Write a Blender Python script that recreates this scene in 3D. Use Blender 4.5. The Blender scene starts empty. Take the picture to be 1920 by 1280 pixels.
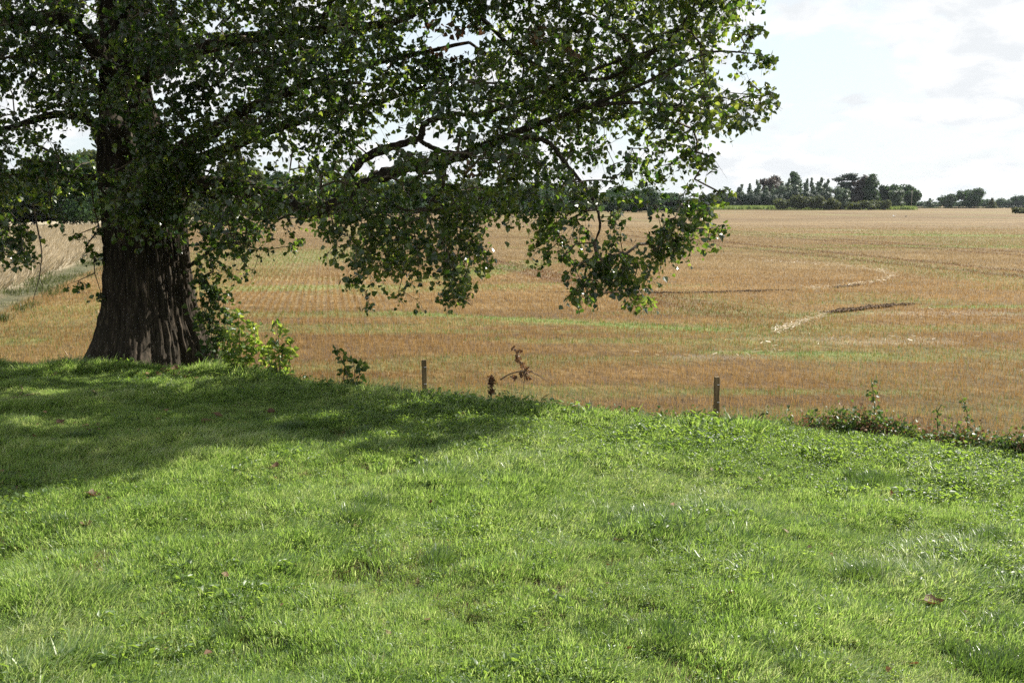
import bpy, math, random
import numpy as np
from mathutils import Vector, Matrix

SC = bpy.context.scene
COL = SC.collection
rng = np.random.default_rng(11)
random.seed(11)
R = math.radians

# ------------------------------------------------------------------ camera
F = 1867.0                      # focal length in pixels of the 1920 px wide photograph
PITCH = math.atan(260 / F)
CAM = np.array([0.0, 0.0, 3.0])
cam = bpy.data.cameras.new('camera')
cam.sensor_width = 36.0
cam.lens = 36.0 * F / 1920
cam.clip_start = 0.1
cam.clip_end = 9000
camo = bpy.data.objects.new('camera', cam)
COL.objects.link(camo)
camo.location = CAM
camo.rotation_euler = (math.pi / 2 - PITCH, 0, 0)
SC.camera = camo
FWD = np.array([0, math.cos(PITCH), -math.sin(PITCH)])
UPV = np.array([0, math.sin(PITCH), math.cos(PITCH)])
RGT = np.array([1.0, 0, 0])

# ------------------------------------------------------------------ sky, sun, exposure
SUN_EL, SUN_AZ = R(41), R(27)   # azimuth counted from +x towards +y
SUN = np.array([math.cos(SUN_EL) * math.cos(SUN_AZ), math.cos(SUN_EL) * math.sin(SUN_AZ), math.sin(SUN_EL)])
w = bpy.data.worlds.new('World')
SC.world = w
w.use_nodes = True
wn, wl = w.node_tree.nodes, w.node_tree.links
bg = wn['Background']
bg.inputs[1].default_value = 0.080
sky = wn.new('ShaderNodeTexSky')
sky.sky_type = 'NISHITA'
sky.sun_disc = False
sky.sun_elevation = SUN_EL
sky.sun_rotation = math.pi / 2 - SUN_AZ
sky.air_density = 1.0
sky.dust_density = 1.6
tc = wn.new('ShaderNodeTexCoord')


def wmath(op, a, b=None, c=None):
    n = wn.new('ShaderNodeMath')
    n.operation = op
    for i, v in enumerate((a, b, c)):
        if v is None:
            continue
        if isinstance(v, (int, float)):
            n.inputs[i].default_value = v
        else:
            wl.new(v, n.inputs[i])
    return n.outputs[0]


sx = wn.new('ShaderNodeSeparateXYZ')
wl.new(tc.outputs['Generated'], sx.inputs[0])
den = wmath('ADD', wmath('MAXIMUM', sx.outputs[2], 0.0), 0.34)
cx = wmath('DIVIDE', sx.outputs[0], den)
cy = wmath('DIVIDE', sx.outputs[1], den)
comb = wn.new('ShaderNodeCombineXYZ')
wl.new(cx, comb.inputs[0])
wl.new(cy, comb.inputs[1])


def cloud_noise(scale, detail, off, rough=0.55):
    m = wn.new('ShaderNodeMapping')
    m.inputs['Location'].default_value = off
    wl.new(comb.outputs[0], m.inputs[0])
    n = wn.new('ShaderNodeTexNoise')
    n.inputs['Scale'].default_value = scale
    n.inputs['Detail'].default_value = detail
    n.inputs['Roughness'].default_value = rough
    n.inputs['Distortion'].default_value = 0.3
    wl.new(m.outputs[0], n.inputs['Vector'])
    return n.outputs[0]


def wramp(fac, p0, p1, c0=(0, 0, 0, 1), c1=(1, 1, 1, 1)):
    n = wn.new('ShaderNodeValToRGB')
    n.color_ramp.elements[0].position, n.color_ramp.elements[1].position = p0, p1
    n.color_ramp.elements[0].color, n.color_ramp.elements[1].color = c0, c1
    wl.new(fac, n.inputs[0])
    return n.outputs[0]


def wmix(fac, a, b):
    n = wn.new('ShaderNodeMix')
    n.data_type = 'RGBA'
    for sock, v in ((n.inputs[0], fac), (n.inputs[6], a), (n.inputs[7], b)):
        if isinstance(v, tuple):
            sock.default_value = v
        elif isinstance(v, (int, float)):
            sock.default_value = v
        else:
            wl.new(v, sock)
    return n.outputs[2]


# thin bright veil over the whole sky, brighter cumulus heaps in it with soft grey undersides
cov = wramp(cloud_noise(3.6, 8, (3.1, 1.7, 0)), 0.43, 0.53)
shade = wramp(cloud_noise(7.0, 7, (3.4, 1.45, 2)), 0.44, 0.58)
CW, CG = (5.2, 5.25, 5.3, 1), (4.32, 4.48, 4.62, 1)
cloud = wmix(shade, CW, CG)
veil = wmix(0.80, sky.outputs[0], (4.25, 4.72, 4.98, 1))
wl.new(wmix(cov, veil, cloud), bg.inputs[0])

sun = bpy.data.lights.new('sun', 'SUN')
sun.energy = 5.0
sun.angle = R(0.53)
sun.color = (1.0, 0.95, 0.86)
suno = bpy.data.objects.new('sun', sun)
COL.objects.link(suno)
suno.rotation_euler = Vector(SUN).to_track_quat('Z', 'Y').to_euler()
suno.location = (20, 10, 30)

SC.view_settings.view_transform = 'Standard'
SC.view_settings.look = 'None'
SC.view_settings.gamma = 1
SC.view_settings.use_curve_mapping = False
SC.view_settings.exposure = 1.35
SC.render.engine = 'CYCLES'
SC.cycles.max_bounces = 6
SC.cycles.diffuse_bounces = 3
SC.cycles.glossy_bounces = 2
SC.cycles.transmission_bounces = 3
SC.cycles.transparent_max_bounces = 4
SC.cycles.volume_bounces = 0
SC.cycles.sample_clamp_indirect = 1.5
SC.cycles.use_denoising = False


# ------------------------------------------------------------------ small helpers
def ray(px, py):
    return FWD + RGT * ((px - 960) / F) + UPV * ((640 - py) / F)


def at(px, py, Y):
    d = ray(px, py)
    return CAM + d * (Y / d[1])


def gnd(px, py, z=0.0):
    d = ray(px, py)
    return CAM + d * ((z - CAM[2]) / d[2])


def proj(P):
    q = np.atleast_2d(P) - CAM
    dep = q @ FWD
    s = np.where(np.abs(dep) < 1e-3, 1e-3, dep)
    return 960 + F * (q @ RGT) / s, 640 - F * (q @ UPV) / s, dep


def inpoly(px, py, poly):
    x, y = np.asarray(px, float), np.asarray(py, float)
    ins = np.zeros(x.shape, bool)
    n = len(poly)
    for i in range(n):
        x0, y0 = poly[i]
        x1, y1 = poly[(i + 1) % n]
        c = ((y0 > y) != (y1 > y))
        t = (x1 - x0) * (y - y0) / ((y1 - y0) if y1 != y0 else 1e-9) + x0
        ins ^= c & (x < t)
    return ins


_tab = np.random.default_rng(5).random((256, 256))


def vnoise(x, y, seed=0):
    x = np.asarray(x, float) + seed * 17.31
    y = np.asarray(y, float) + seed * 9.77
    xi, yi = np.floor(x).astype(int), np.floor(y).astype(int)
    fx, fy = x - xi, y - yi
    fx, fy = fx * fx * (3 - 2 * fx), fy * fy * (3 - 2 * fy)
    g = lambda a, b: _tab[a % 256, b % 256]
    return (g(xi, yi) * (1 - fx) + g(xi + 1, yi) * fx) * (1 - fy) + (g(xi, yi + 1) * (1 - fx) + g(xi + 1, yi + 1) * fx) * fy


def fbm(x, y, seed=0, octv=4):
    s, a, t = 0, 1.0, 0
    for k in range(octv):
        s = s + a * vnoise(np.asarray(x) * 2 ** k, np.asarray(y) * 2 ** k, seed + k * 3)
        t += a
        a *= 0.5
    return s / t


def sstep(a, b, x):
    t = np.clip((x - a) / (b - a), 0, 1)
    return t * t * (3 - 2 * t)


def np_mesh(name, V, FS, mats=(), attrs=None, smooth=False, mat_idx=None):
    """V (n,3); FS one array (m,k) or a list of such arrays."""
    V = np.ascontiguousarray(V, np.float32)
    if not isinstance(FS, (list, tuple)):
        FS = [FS]
    FS = [np.asarray(f, np.int32) for f in FS if len(f)]
    me = bpy.data.meshes.new(name)
    me.vertices.add(len(V))
    me.vertices.foreach_set('co', V.ravel())
    loops = np.concatenate([f.ravel() for f in FS])
    tot = np.concatenate([np.full(len(f), f.shape[1], np.int32) for f in FS])
    start = np.concatenate([[0], np.cumsum(tot)[:-1]]).astype(np.int32)
    me.loops.add(len(loops))
    me.loops.foreach_set('vertex_index', loops)
    me.polygons.add(len(tot))
    me.polygons.foreach_set('loop_start', start)
    me.polygons.foreach_set('loop_total', tot)
    if mat_idx is not None:
        me.polygons.foreach_set('material_index', np.asarray(mat_idx, np.int32))
    for m in mats:
        me.materials.append(m)
    for k, a in (attrs or {}).items():
        at_ = me.attributes.new(k, 'FLOAT', 'POINT')
        at_.data.foreach_set('value', np.ascontiguousarray(a, np.float32))
    me.update(calc_edges=True)
    me.polygons.foreach_set('use_smooth', np.full(len(tot), bool(smooth)))
    return me


def link(name, me, parent=None, kind=None, label=None, cat=None, group=None):
    o = bpy.data.objects.new(name, me)
    COL.objects.link(o)
    if parent is not None:
        o.parent = parent
    for k, v in (('kind', kind), ('label', label), ('category', cat), ('group', group)):
        if v:
            o[k] = v
    return o


def thing(name, label, cat, loc=(0, 0, 0), group=None, rz=0.0):
    o = bpy.data.objects.new(name, None)
    COL.objects.link(o)
    o.empty_display_size = 0.2
    o.location = loc
    o.rotation_euler = (0, 0, rz)
    o['label'] = label
    o['category'] = cat
    if group:
        o['group'] = group
    return o


def tube(pts, rad, seg=8, rough=0.0, cap=True):
    """a tapering tube through pts; returns V, [quads, tris]"""
    P = np.asarray(pts, float)
    rad = np.asarray(rad, float)
    n = len(P)
    T = np.gradient(P, axis=0)
    T /= np.linalg.norm(T, axis=1)[:, None] + 1e-9
    ref = np.array([0, 0, 1.0]) if abs(T[0][2]) < 0.9 else np.array([1.0, 0, 0])
    V = []
    nrm = np.cross(T[0], ref)
    nrm /= np.linalg.norm(nrm)
    ang = np.linspace(0, 2 * math.pi, seg, endpoint=False)
    for i in range(n):
        nrm = nrm - T[i] * (nrm @ T[i])
        nrm /= np.linalg.norm(nrm) + 1e-9
        b = np.cross(T[i], nrm)
        rr = rad[i] * (1 + rough * rng.uniform(-1, 1, seg))
        V.append(P[i] + np.outer(np.cos(ang) * rr, nrm) + np.outer(np.sin(ang) * rr, b))
    V = np.concatenate(V)
    q = []
    for i in range(n - 1):
        a = i * seg
        for k in range(seg):
            k2 = (k + 1) % seg
            q.append((a + k, a + k2, a + seg + k2, a + seg + k))
    tr = []
    if cap:
        V = np.vstack([V, P[0], P[-1]])
        c0, c1 = len(V) - 2, len(V) - 1
        for k in range(seg):
            k2 = (k + 1) % seg
            tr.append((c0, k2, k))
            tr.append((c1, (n - 1) * seg + k, (n - 1) * seg + k2))
    return V, [np.array(q), np.array(tr)] if tr else [np.array(q)]


def spline(P, sub=6):
    """Catmull-Rom through rows of P (any number of columns)"""
    P = np.asarray(P, float)
    Q = np.vstack([2 * P[0] - P[1], P, 2 * P[-1] - P[-2]])
    out = []
    for i in range(1, len(Q) - 2):
        for t in np.linspace(0, 1, sub, endpoint=False):
            a, b, c, d = Q[i - 1], Q[i], Q[i + 1], Q[i + 2]
            out.append(0.5 * (2 * b + (c - a) * t + (2 * a - 5 * b + 4 * c - d) * t * t + (3 * b - a - 3 * c + d) * t ** 3))
    out.append(P[-1])
    return np.array(out)


def merge(parts):
    """join (V, [F...]) pairs into one V, [F...]"""
    Vs, byk, off = [], {}, 0
    for V, FS in parts:
        Vs.append(V)
        for f in FS:
            if len(f):
                byk.setdefault(f.shape[1], []).append(np.asarray(f) + off)
        off += len(V)
    return np.vstack(Vs), [np.vstack(v) for v in byk.values()]


def prisms(A, B, ra, rb, seg=4):
    """many separate tapered prisms from A to B (n,3)"""
    d = B - A
    d /= np.linalg.norm(d, axis=1)[:, None] + 1e-9
    ref = np.where(np.abs(d[:, 2:3]) < 0.9, np.array([[0, 0, 1.0]]), np.array([[1.0, 0, 0]]))
    u = np.cross(d, ref)
    u /= np.linalg.norm(u, axis=1)[:, None]
    v = np.cross(d, u)
    rings = []
    for C, r in ((A, ra), (B, rb)):
        for k in range(seg):
            a = 2 * math.pi * k / seg
            rings.append(C + (u * math.cos(a) + v * math.sin(a)) * r[:, None])
    V = np.stack(rings, 1).reshape(-1, 3)
    base = np.arange(len(A))[:, None] * 2 * seg
    Fq = [base + np.array([[k, (k + 1) % seg, seg + (k + 1) % seg, seg + k]]) for k in range(seg)]
    return V, [np.vstack(Fq)]


LEAF2D = np.array([(0, 0, 0), (0.22, 0.47, .07), (0.55, 0.36, .05), (1, 0, -.08), (0.55, -0.36, .05), (0.22, -0.47, .07)])
LEAFF = np.array([(0, 3, 2, 1), (0, 5, 4, 3)])


def leaves(P, D, N, S, shape=LEAF2D, faces=LEAFF):
    """leaf blades at P along D with normal about N and length S"""
    D = D / (np.linalg.norm(D, axis=1)[:, None] + 1e-9)
    W = np.cross(N, D)
    W /= np.linalg.norm(W, axis=1)[:, None] + 1e-9
    Nn = np.cross(D, W)
    V = (P[:, None] + S[:, None, None] * (shape[None, :, 0:1] * D[:, None] + shape[None, :, 1:2] * W[:, None] + shape[None, :, 2:3] * Nn[:, None]))
    k = len(shape)
    base = np.arange(len(P))[:, None] * k
    Fq = np.vstack([base + f[None] for f in faces])
    return V.reshape(-1, 3), [Fq]


def unit(n):
    v = rng.normal(size=(n, 3))
    return v / np.linalg.norm(v, axis=1)[:, None]


# ------------------------------------------------------------------ materials
class Mat:
    def __init__(s, name):
        s.m = bpy.data.materials.new(name)
        s.m.use_nodes = True
        s.n, s.l = s.m.node_tree.nodes, s.m.node_tree.links
        s.p = s.n['Principled BSDF']
        s.out = s.n['Material Output']

    def new(s, t, **kw):
        n = s.n.new(t)
        for k, v in kw.items():
            setattr(n, k, v)
        return n

    def put(s, sock, v):
        if isinstance(v, (int, float)):
            sock.default_value = v
        elif isinstance(v, tuple):
            sock.default_value = v if len(v) == 4 or sock.type == 'VECTOR' else (*v, 1)
        else:
            s.l.new(v, sock)

    def pos(s, scale=(1, 1, 1), rz=0.0):
        g = s.new('ShaderNodeNewGeometry')
        m = s.new('ShaderNodeMapping')
        m.inputs['Scale'].default_value = scale
        m.inputs['Rotation'].default_value = (0, 0, rz)
        s.l.new(g.outputs['Position'], m.inputs[0])
        return m.outputs[0]

    def noise(s, vec, scale, detail=4, rough=0.55):
        n = s.new('ShaderNodeTexNoise')
        n.inputs['Scale'].default_value = scale
        n.inputs['Detail'].default_value = detail
        n.inputs['Roughness'].default_value = rough
        s.l.new(vec, n.inputs['Vector'])
        return n.outputs[0]

    def ramp(s, fac, stops):
        n = s.new('ShaderNodeValToRGB')
        el = n.color_ramp.elements
        while len(el) < len(stops):
            el.new(0.5)
        for e, (p, c) in zip(el, stops):
            e.position = p
            e.color = (*c, 1) if len(c) == 3 else c
        s.l.new(fac, n.inputs[0])
        return n.outputs[0]

    def mix(s, fac, a, b, blend='MIX'):
        n = s.new('ShaderNodeMix', data_type='RGBA', blend_type=blend)
        s.put(n.inputs[0], fac)
        s.put(n.inputs[6], a)
        s.put(n.inputs[7], b)
        return n.outputs[2]

    def math(s, op, a, b=0.0):
        n = s.new('ShaderNodeMath', operation=op)
        s.put(n.inputs[0], a)
        s.put(n.inputs[1], b)
        return n.outputs[0]

    def attr(s, name):
        n = s.new('ShaderNodeAttribute')
        n.attribute_name = name
        return n.outputs['Fac']

    def bump(s, h, strength, dist):
        b = s.new('ShaderNodeBump')
        b.inputs['Strength'].default_value = strength
        b.inputs['Distance'].default_value = dist
        s.l.new(h, b.inputs['Height'])
        s.l.new(b.outputs[0], s.p.inputs['Normal'])

    def leafy(s, col, trans, fac=0.45, rough=0.38, spec=0.5):
        """thin leaf: glossy diffuse face plus light coming through"""
        s.put(s.p.inputs['Base Color'], col)
        s.p.inputs['Roughness'].default_value = rough
        s.p.inputs['Specular IOR Level'].default_value = spec
        t = s.new('ShaderNodeBsdfTranslucent')
        s.put(t.inputs[0], trans)
        mx = s.new('ShaderNodeMixShader')
        mx.inputs[0].default_value = fac
        s.l.new(s.p.outputs[0], mx.inputs[1])
        s.l.new(t.outputs[0], mx.inputs[2])
        s.l.new(mx.outputs[0], s.out.inputs[0])
        return s.m


def leaf_mat(name, dark, light, trans_dark, trans_light, fac=0.42, rough=0.36, spec=0.5, scale=1.2, hot=None):
    m = Mat(name)
    a = m.attr('tint')
    nz = m.noise(m.pos(), scale, 3)
    f = m.math('ADD', m.math('MULTIPLY', a, 0.65), m.math('MULTIPLY', nz, 0.35))
    return m.leafy(m.ramp(f, [(0.2, dark), (0.8, light)]), m.ramp(f, [(0.2, trans_dark), (0.56 if hot else .8, trans_light)] + ([(.74, hot)] if hot else [])), fac, rough, spec)


M = {}
M['poplar_leaf'] = leaf_mat('poplar_leaf', (.009, .021, .009), (.050, .086, .028), (.035, .10, .012), (.21, .34, .03), .40, .24, .75, hot=(.46, .54, .07))
M['young_leaf'] = leaf_mat('young_leaf', (.06, .11, .025), (.13, .19, .045), (.20, .33, .03), (.42, .50, .07), .5, .34, .5)
M['dead_leaf'] = leaf_mat('dead_leaf', (.085, .050, .028), (.26, .165, .095), (.10, .04, .015), (.25, .12, .05), .3, .6, .3)
M['weed_leaf'] = leaf_mat('weed_leaf', (.03, .058, .018), (.075, .12, .032), (.06, .13, .02), (.2, .26, .04), .4, .42, .4)
M['far_leaf'] = leaf_mat('far_leaf', (.014, .036, .013), (.036, .066, .024), (.03, .072, .014), (.075, .13, .025), .3, .6, .1, .25)
M['far_olive'] = leaf_mat('far_olive', (.034, .048, .016), (.072, .088, .030), (.08, .10, .02), (.15, .16, .04), .3, .6, .1, .25)
M['far_grey'] = leaf_mat('far_grey', (.040, .070, .036), (.078, .118, .062), (.07, .10, .045), (.13, .17, .07), .3, .5, .35, .25)
M['far_conifer'] = leaf_mat('far_conifer', (.012, .027, .014), (.027, .048, .025), (.01, .02, .01), (.02, .035, .015), .15, .6, .2, .3)
M['far_copper'] = leaf_mat('far_copper', (.020, .018, .013), (.042, .036, .026), (.06, .03, .02), (.10, .06, .03), .25, .55, .25, .25)


def mk_bark():
    m = Mat('bark')
    v = m.pos((1, 1, 0.14))
    n1 = m.noise(v, 17, 6, 0.65)
    n2 = m.noise(m.pos((1, 1, .5)), 2.3, 3)
    c = m.ramp(n1, [(0.30, (.012, .009, .007)), (0.52, (.034, .025, .018)), (0.72, (.115, .086, .063))])
    c = m.mix(m.math('MULTIPLY', n2, 0.3), c, (.045, .048, .032))
    m.put(m.p.inputs['Base Color'], c)
    m.p.inputs['Roughness'].default_value = 0.9
    m.p.inputs['Specular IOR Level'].default_value = 0.15
    m.bump(n1, 0.8, 0.03)
    return m.m


def mk_simple(name, c0, c1, scale, rough=0.8, stretch=(1, 1, 1), spec=0.3, bump=0.3):
    m = Mat(name)
    n1 = m.noise(m.pos(stretch), scale, 5, 0.6)
    m.put(m.p.inputs['Base Color'], m.ramp(n1, [(0.3, c0), (0.7, c1)]))
    m.p.inputs['Roughness'].default_value = rough
    m.p.inputs['Specular IOR Level'].default_value = spec
    if bump:
        m.bump(n1, bump, 0.01)
    return m.m


M['bark'] = mk_bark()
M['twig'] = mk_simple('twig_bark', (.055, .042, .03), (.13, .10, .072), 12, .8)
M['dry_stem'] = mk_simple('dry_stem', (.10, .065, .04), (.24, .17, .11), 20, .8)
M['green_stem'] = mk_simple('green_stem', (.06, .075, .03), (.13, .12, .05), 20, .7)
M['post_wood'] = mk_simple('post_wood', (.085, .062, .03), (.19, .14, .075), 14, .85, (1, 1, .12), .2)
M['yellow_wood'] = mk_simple('yellow_wood', (.38, .20, .03), (.55, .32, .05), 10, .7, (1, 1, .2))
M['metal'] = mk_simple('galvanised_wire', (.35, .36, .37), (.55, .56, .57), 30, .4)
M['soil'] = mk_simple('soil', (.05, .034, .022), (.13, .09, .058), 6, .95, spec=.1)
M['white_feather'] = mk_simple('white_feather', (.72, .72, .72), (.82, .82, .81), 8, .7, bump=0)
M['grey_feather'] = mk_simple('grey_feather', (.30, .31, .33), (.42, .43, .45), 8, .7, bump=0)
M['dark_feather'] = mk_simple('dark_feather', (.012, .012, .014), (.03, .03, .034), 8, .6, bump=0)
M['beak'] = mk_simple('beak', (.45, .28, .05), (.55, .35, .08), 8, .5, bump=0)
M['pole_wood'] = mk_simple('pole_wood', (.16, .14, .12), (.28, .25, .22), 3, .9, (1, 1, .1))

# ------------------------------------------------------------------ ground shape
FIELD_Z = -0.60
EDGE_PX = [(-2600, 700), (-1200, 690), (0, 683), (170, 688), (390, 692), (480, 705), (600, 722), (800, 746), (1000, 767), (1300, 792), (1560, 806),
           (1750, 830), (1900, 851), (2300, 905), (3000, 985)]
EDGE = np.array([gnd(a, b, 0.02)[:2] for a, b in EDGE_PX])
EDGE = EDGE[np.argsort(EDGE[:, 0])]


def y_edge(x):
    return np.interp(x, EDGE[:, 0], EDGE[:, 1]) + 0.10 * (fbm(np.asarray(x) * 1.3, 3.3, 4) - .5) * 2


def lawn_z(x, y):
    x, y = np.asarray(x, float), np.asarray(y, float)
    s = y_edge(x) - y
    b = 0.16 * (fbm(x * .45, y * .45, 1, 3) - .5) + 0.16 * (fbm(x * 1.9, y * 1.9, 2, 3) - .5)
    b = b * (0.35 + 0.65 * sstep(14, 7, y))
    drop = sstep(0.25, -1.5, s)
    return b * (1 - drop) - 0.85 * drop


def field_z(x, y):
    x, y = np.asarray(x, float), np.asarray(y, float)
    r = np.hypot(x, y)
    return FIELD_Z + 0.9 * (fbm(x / 70, y / 70, 21, 2) - .5) * sstep(40, 200, r) * (1 - sstep(420, 800, r)) * 1.2


ROW = np.array([-0.185, 1.0]) / math.hypot(.185, 1)      # drilling direction
PERP = np.array([ROW[1], -ROW[0]])
BND0 = gnd(0, 592, FIELD_Z)[:2]
BND1 = gnd(195, 500, FIELD_Z)[:2]
BDIR = (BND1 - BND0) / np.linalg.norm(BND1 - BND0)
BN = np.array([-BDIR[1], BDIR[0]])                       # points left, into the rough grass


def bdist(x, y):
    return (np.asarray(x) - BND0[0]) * BN[0] + (np.asarray(y) - BND0[1]) * BN[1]


# green regrowth streaks: (pixel of the centre, half length m, half width m, strength)
GREEN = [((1060, 604), 7.5, .55, 1.0, -25), ((1190, 612), 4, .4, .7, -22), ((760, 590), 3.5, .6, .6, -15), ((930, 505), 9, 2.0, .75, 70), ((1500, 663), 2.6, .45, .9, -5), ((1620, 672), 3.2, .5, .6, -4),
         ((1880, 575), 4, .6, .9, 5), ((1850, 442), 26, 3.2, .9, -14), ((1880, 462), 20, 2.6, .6, -12), ((1310, 588), 3.5, .5, .4, 0), ((760, 622), 6.0, .5, .45, 0),
         ((1500, 735), 3.0, .4, .5, 0), ((1740, 620), 4.0, .6, .4, 8), ((600, 540), 9, 1.5, .65, 4), ((590, 480), 4, 14, .55, 0), ((1330, 465), 20, 3, .35, -5), ((1200, 640), 5, .7, .45, -5),
         ((1560, 590), 3, .8, .5, 20), ((880, 540), 6, 1.2, .45, 30), ((30, 640), 1.2, .8, .5, 0)]
PALE = [((1600, 636), 3, .5, .3), ((1740, 588), 4, .8, .4), ((1680, 642), 2, .5, .5), ((1350, 670), 1.6, .4, .35), ((1570, 432), 6, 1.5, .7)]


def streaks(x, y, table):
    g = np.zeros(np.shape(x))
    for it in table:
        (px, py), L, W, s = it[:4]
        a = R(it[4]) if len(it) > 4 else 0.0
        c = gnd(px, py, FIELD_Z)
        dx, dy = x - c[0], y - c[1]
        u, v = dx * math.cos(a) + dy * math.sin(a), -dx * math.sin(a) + dy * math.cos(a)
        e = (u / L) ** 2 + (v / W) ** 2 + 1.6 * (fbm(x * .9, y * .9, 8, 3) - .5)
        g = np.maximum(g, s * sstep(1.25, .25, e))
    return g


def field_green(x, y):
    x, y = np.asarray(x, float), np.asarray(y, float)
    v = x * PERP[0] + y * PERP[1]
    u = x * ROW[0] + y * ROW[1]
    bands = sstep(.50, .72, fbm(x / 7.0 + 3, y / 1.9, 13, 4)) * .42 * sstep(62, 30, y)
    far = sstep(.5, .75, fbm(u / 50, v / 9, 15, 3)) * .3
    return np.clip(np.maximum(streaks(x, y, GREEN), np.maximum(bands, far)), 0, 1)


# ------------------------------------------------------------------ the field: one sheet to the horizon
def tramline(x, y):
    """two wheel tracks that run with the drilling and pass the photograph's right half"""
    d = np.zeros(np.shape(x))
    for (p0, p1) in (((1290, 446), (1920, 509)), ((1290, 454), (1920, 519)), ((1440, 438), (1920, 473)), ((1440, 442), (1920, 479)), ((870, 478), (1075, 520)), ((860, 484), (1050, 526))):
        a, b = gnd(*p0, FIELD_Z)[:2], gnd(*p1, FIELD_Z)[:2]
        t = (b - a) / np.linalg.norm(b - a)
        s = (x - a[0]) * t[1] - (y - a[1]) * t[0]
        wob = .15 * (fbm(x * .2, y * .2, 31, 2) - .5)
        al = (x - a[0]) * t[0] + (y - a[1]) * t[1]
        L = np.linalg.norm(b - a)
        d = np.maximum(d, np.exp(-((s + wob) / .55) ** 2) * sstep(-40, 0, al) * sstep(L + 25, L, al))
    return d


def build_field():
    rr = [4.0]
    while rr[-1] < 3000:
        rr.append(rr[-1] * 1.013 + 0.01)
    rr = np.array(rr)
    aa = np.concatenate([np.linspace(-42, 42, 330), np.linspace(42, 318, 70)[1:-1]])
    aa = np.radians(aa)
    na, nr = len(aa), len(rr)
    X = (rr[:, None] * np.sin(aa)[None]).ravel()
    Y = (rr[:, None] * np.cos(aa)[None]).ravel()
    Z = field_z(X, Y)
    tr = tramline(X, Y)
    Z = Z - .05 * tr
    V = np.column_stack([X, Y, Z])
    V = np.vstack([V, [0, 0, FIELD_Z]])
    i, k = np.meshgrid(np.arange(nr - 1), np.arange(na), indexing='ij')
    k2 = (k + 1) % na
    Q = np.stack([i * na + k, (i + 1) * na + k, (i + 1) * na + k2, i * na + k2], -1).reshape(-1, 4)
    c = len(V) - 1
    T = np.stack([np.full(na, c), np.arange(na), (np.arange(na) + 1) % na], 1)
    X, Y = V[:, 0], V[:, 1]
    bd = bdist(X, Y)
    rough = sstep(1.2, 2.2, bd + .8 * (fbm(X * .5, Y * .5, 41) - .5)) * sstep(6, 14, Y)
    weedy = sstep(-.7, .9, bd + 1.6 * (fbm(X * .7, Y * .7, 42) - .5)) * (1 - rough) * sstep(6, 14, Y)
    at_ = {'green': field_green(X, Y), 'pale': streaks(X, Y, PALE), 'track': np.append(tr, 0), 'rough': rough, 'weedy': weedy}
    m = Mat('stubble_field')
    P1 = m.pos((1, 1, 1))
    n1 = m.noise(P1, 2.2, 7, .65)
    n2 = m.noise(m.pos((.012, .055, 1), 0), 1.0, 5, .6)
    n3 = m.noise(m.pos((.10, .35, 1), 0), 1.0, 4, .6)
    # drill rows: fine dark gaps that run along the drilling direction
    wv = m.new('ShaderNodeTexWave', wave_type='BANDS', bands_direction='X')
    wv.inputs['Scale'].default_value = 0.62
    wv.inputs['Distortion'].default_value = 1.2
    wv.inputs['Detail'].default_value = 2
    wv.inputs['Detail Scale'].default_value = 1.5
    m.l.new(m.pos((1, 1, 1), -math.atan(.185)), wv.inputs['Vector'])
    straw = m.ramp(n1, [(.28, (.075, .048, .022)), (.5, (.175, .126, .060)), (.72, (.32, .232, .132))])
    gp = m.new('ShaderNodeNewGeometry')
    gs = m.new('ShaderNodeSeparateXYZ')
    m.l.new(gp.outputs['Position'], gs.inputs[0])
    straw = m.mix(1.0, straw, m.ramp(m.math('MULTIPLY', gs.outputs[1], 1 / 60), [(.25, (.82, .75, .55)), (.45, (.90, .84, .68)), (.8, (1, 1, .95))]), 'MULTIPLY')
    tone = m.ramp(n2, [(.35, (.74, .68, .62)), (.65, (1.12, 1.12, 1.10))])
    c = m.mix(1.0, straw, tone, 'MULTIPLY')
    n4 = m.noise(m.pos((.018, .32, 1), .05), 1.0, 6, .7)
    c = m.mix(1.0, c, m.ramp(n4, [(.35, (.62, .60, .56)), (.62, (1.12, 1.12, 1.12))]), 'MULTIPLY')
    tone3 = m.ramp(n3, [(.35, (.80, .78, .76)), (.65, (1.1, 1.1, 1.1))])
    c = m.mix(1.0, c, tone3, 'MULTIPLY')
    c = m.mix(m.math('MULTIPLY', m.ramp(wv.outputs[0], [(.25, (1, 1, 1)), (.6, (0, 0, 0))]), .42), c, (.075, .045, .025))
    grn = m.ramp(n1, [(.3, (.08, .13, .025)), (.7, (.19, .25, .07))])
    c = m.mix(m.math('MULTIPLY', m.attr('green'), .72), c, grn)
    c = m.mix(m.math('MULTIPLY', m.attr('pale'), .4), c, (.45, .38, .30))
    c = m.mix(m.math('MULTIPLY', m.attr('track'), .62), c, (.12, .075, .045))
    c = m.mix(m.attr('rough'), c, m.ramp(n1, [(.3, (.18, .15, .09)), (.7, (.42, .36, .26))]))
    c = m.mix(m.attr('weedy'), c, m.ramp(n1, [(.3, (.05, .05, .024)), (.7, (.12, .115, .055))]))
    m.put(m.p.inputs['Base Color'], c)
    m.p.inputs['Roughness'].default_value = .85
    m.p.inputs['Specular IOR Level'].default_value = .2
    m.bump(n1, 1.0, .3)
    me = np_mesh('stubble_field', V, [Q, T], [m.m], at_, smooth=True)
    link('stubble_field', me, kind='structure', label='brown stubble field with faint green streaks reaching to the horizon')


build_field()


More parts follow.
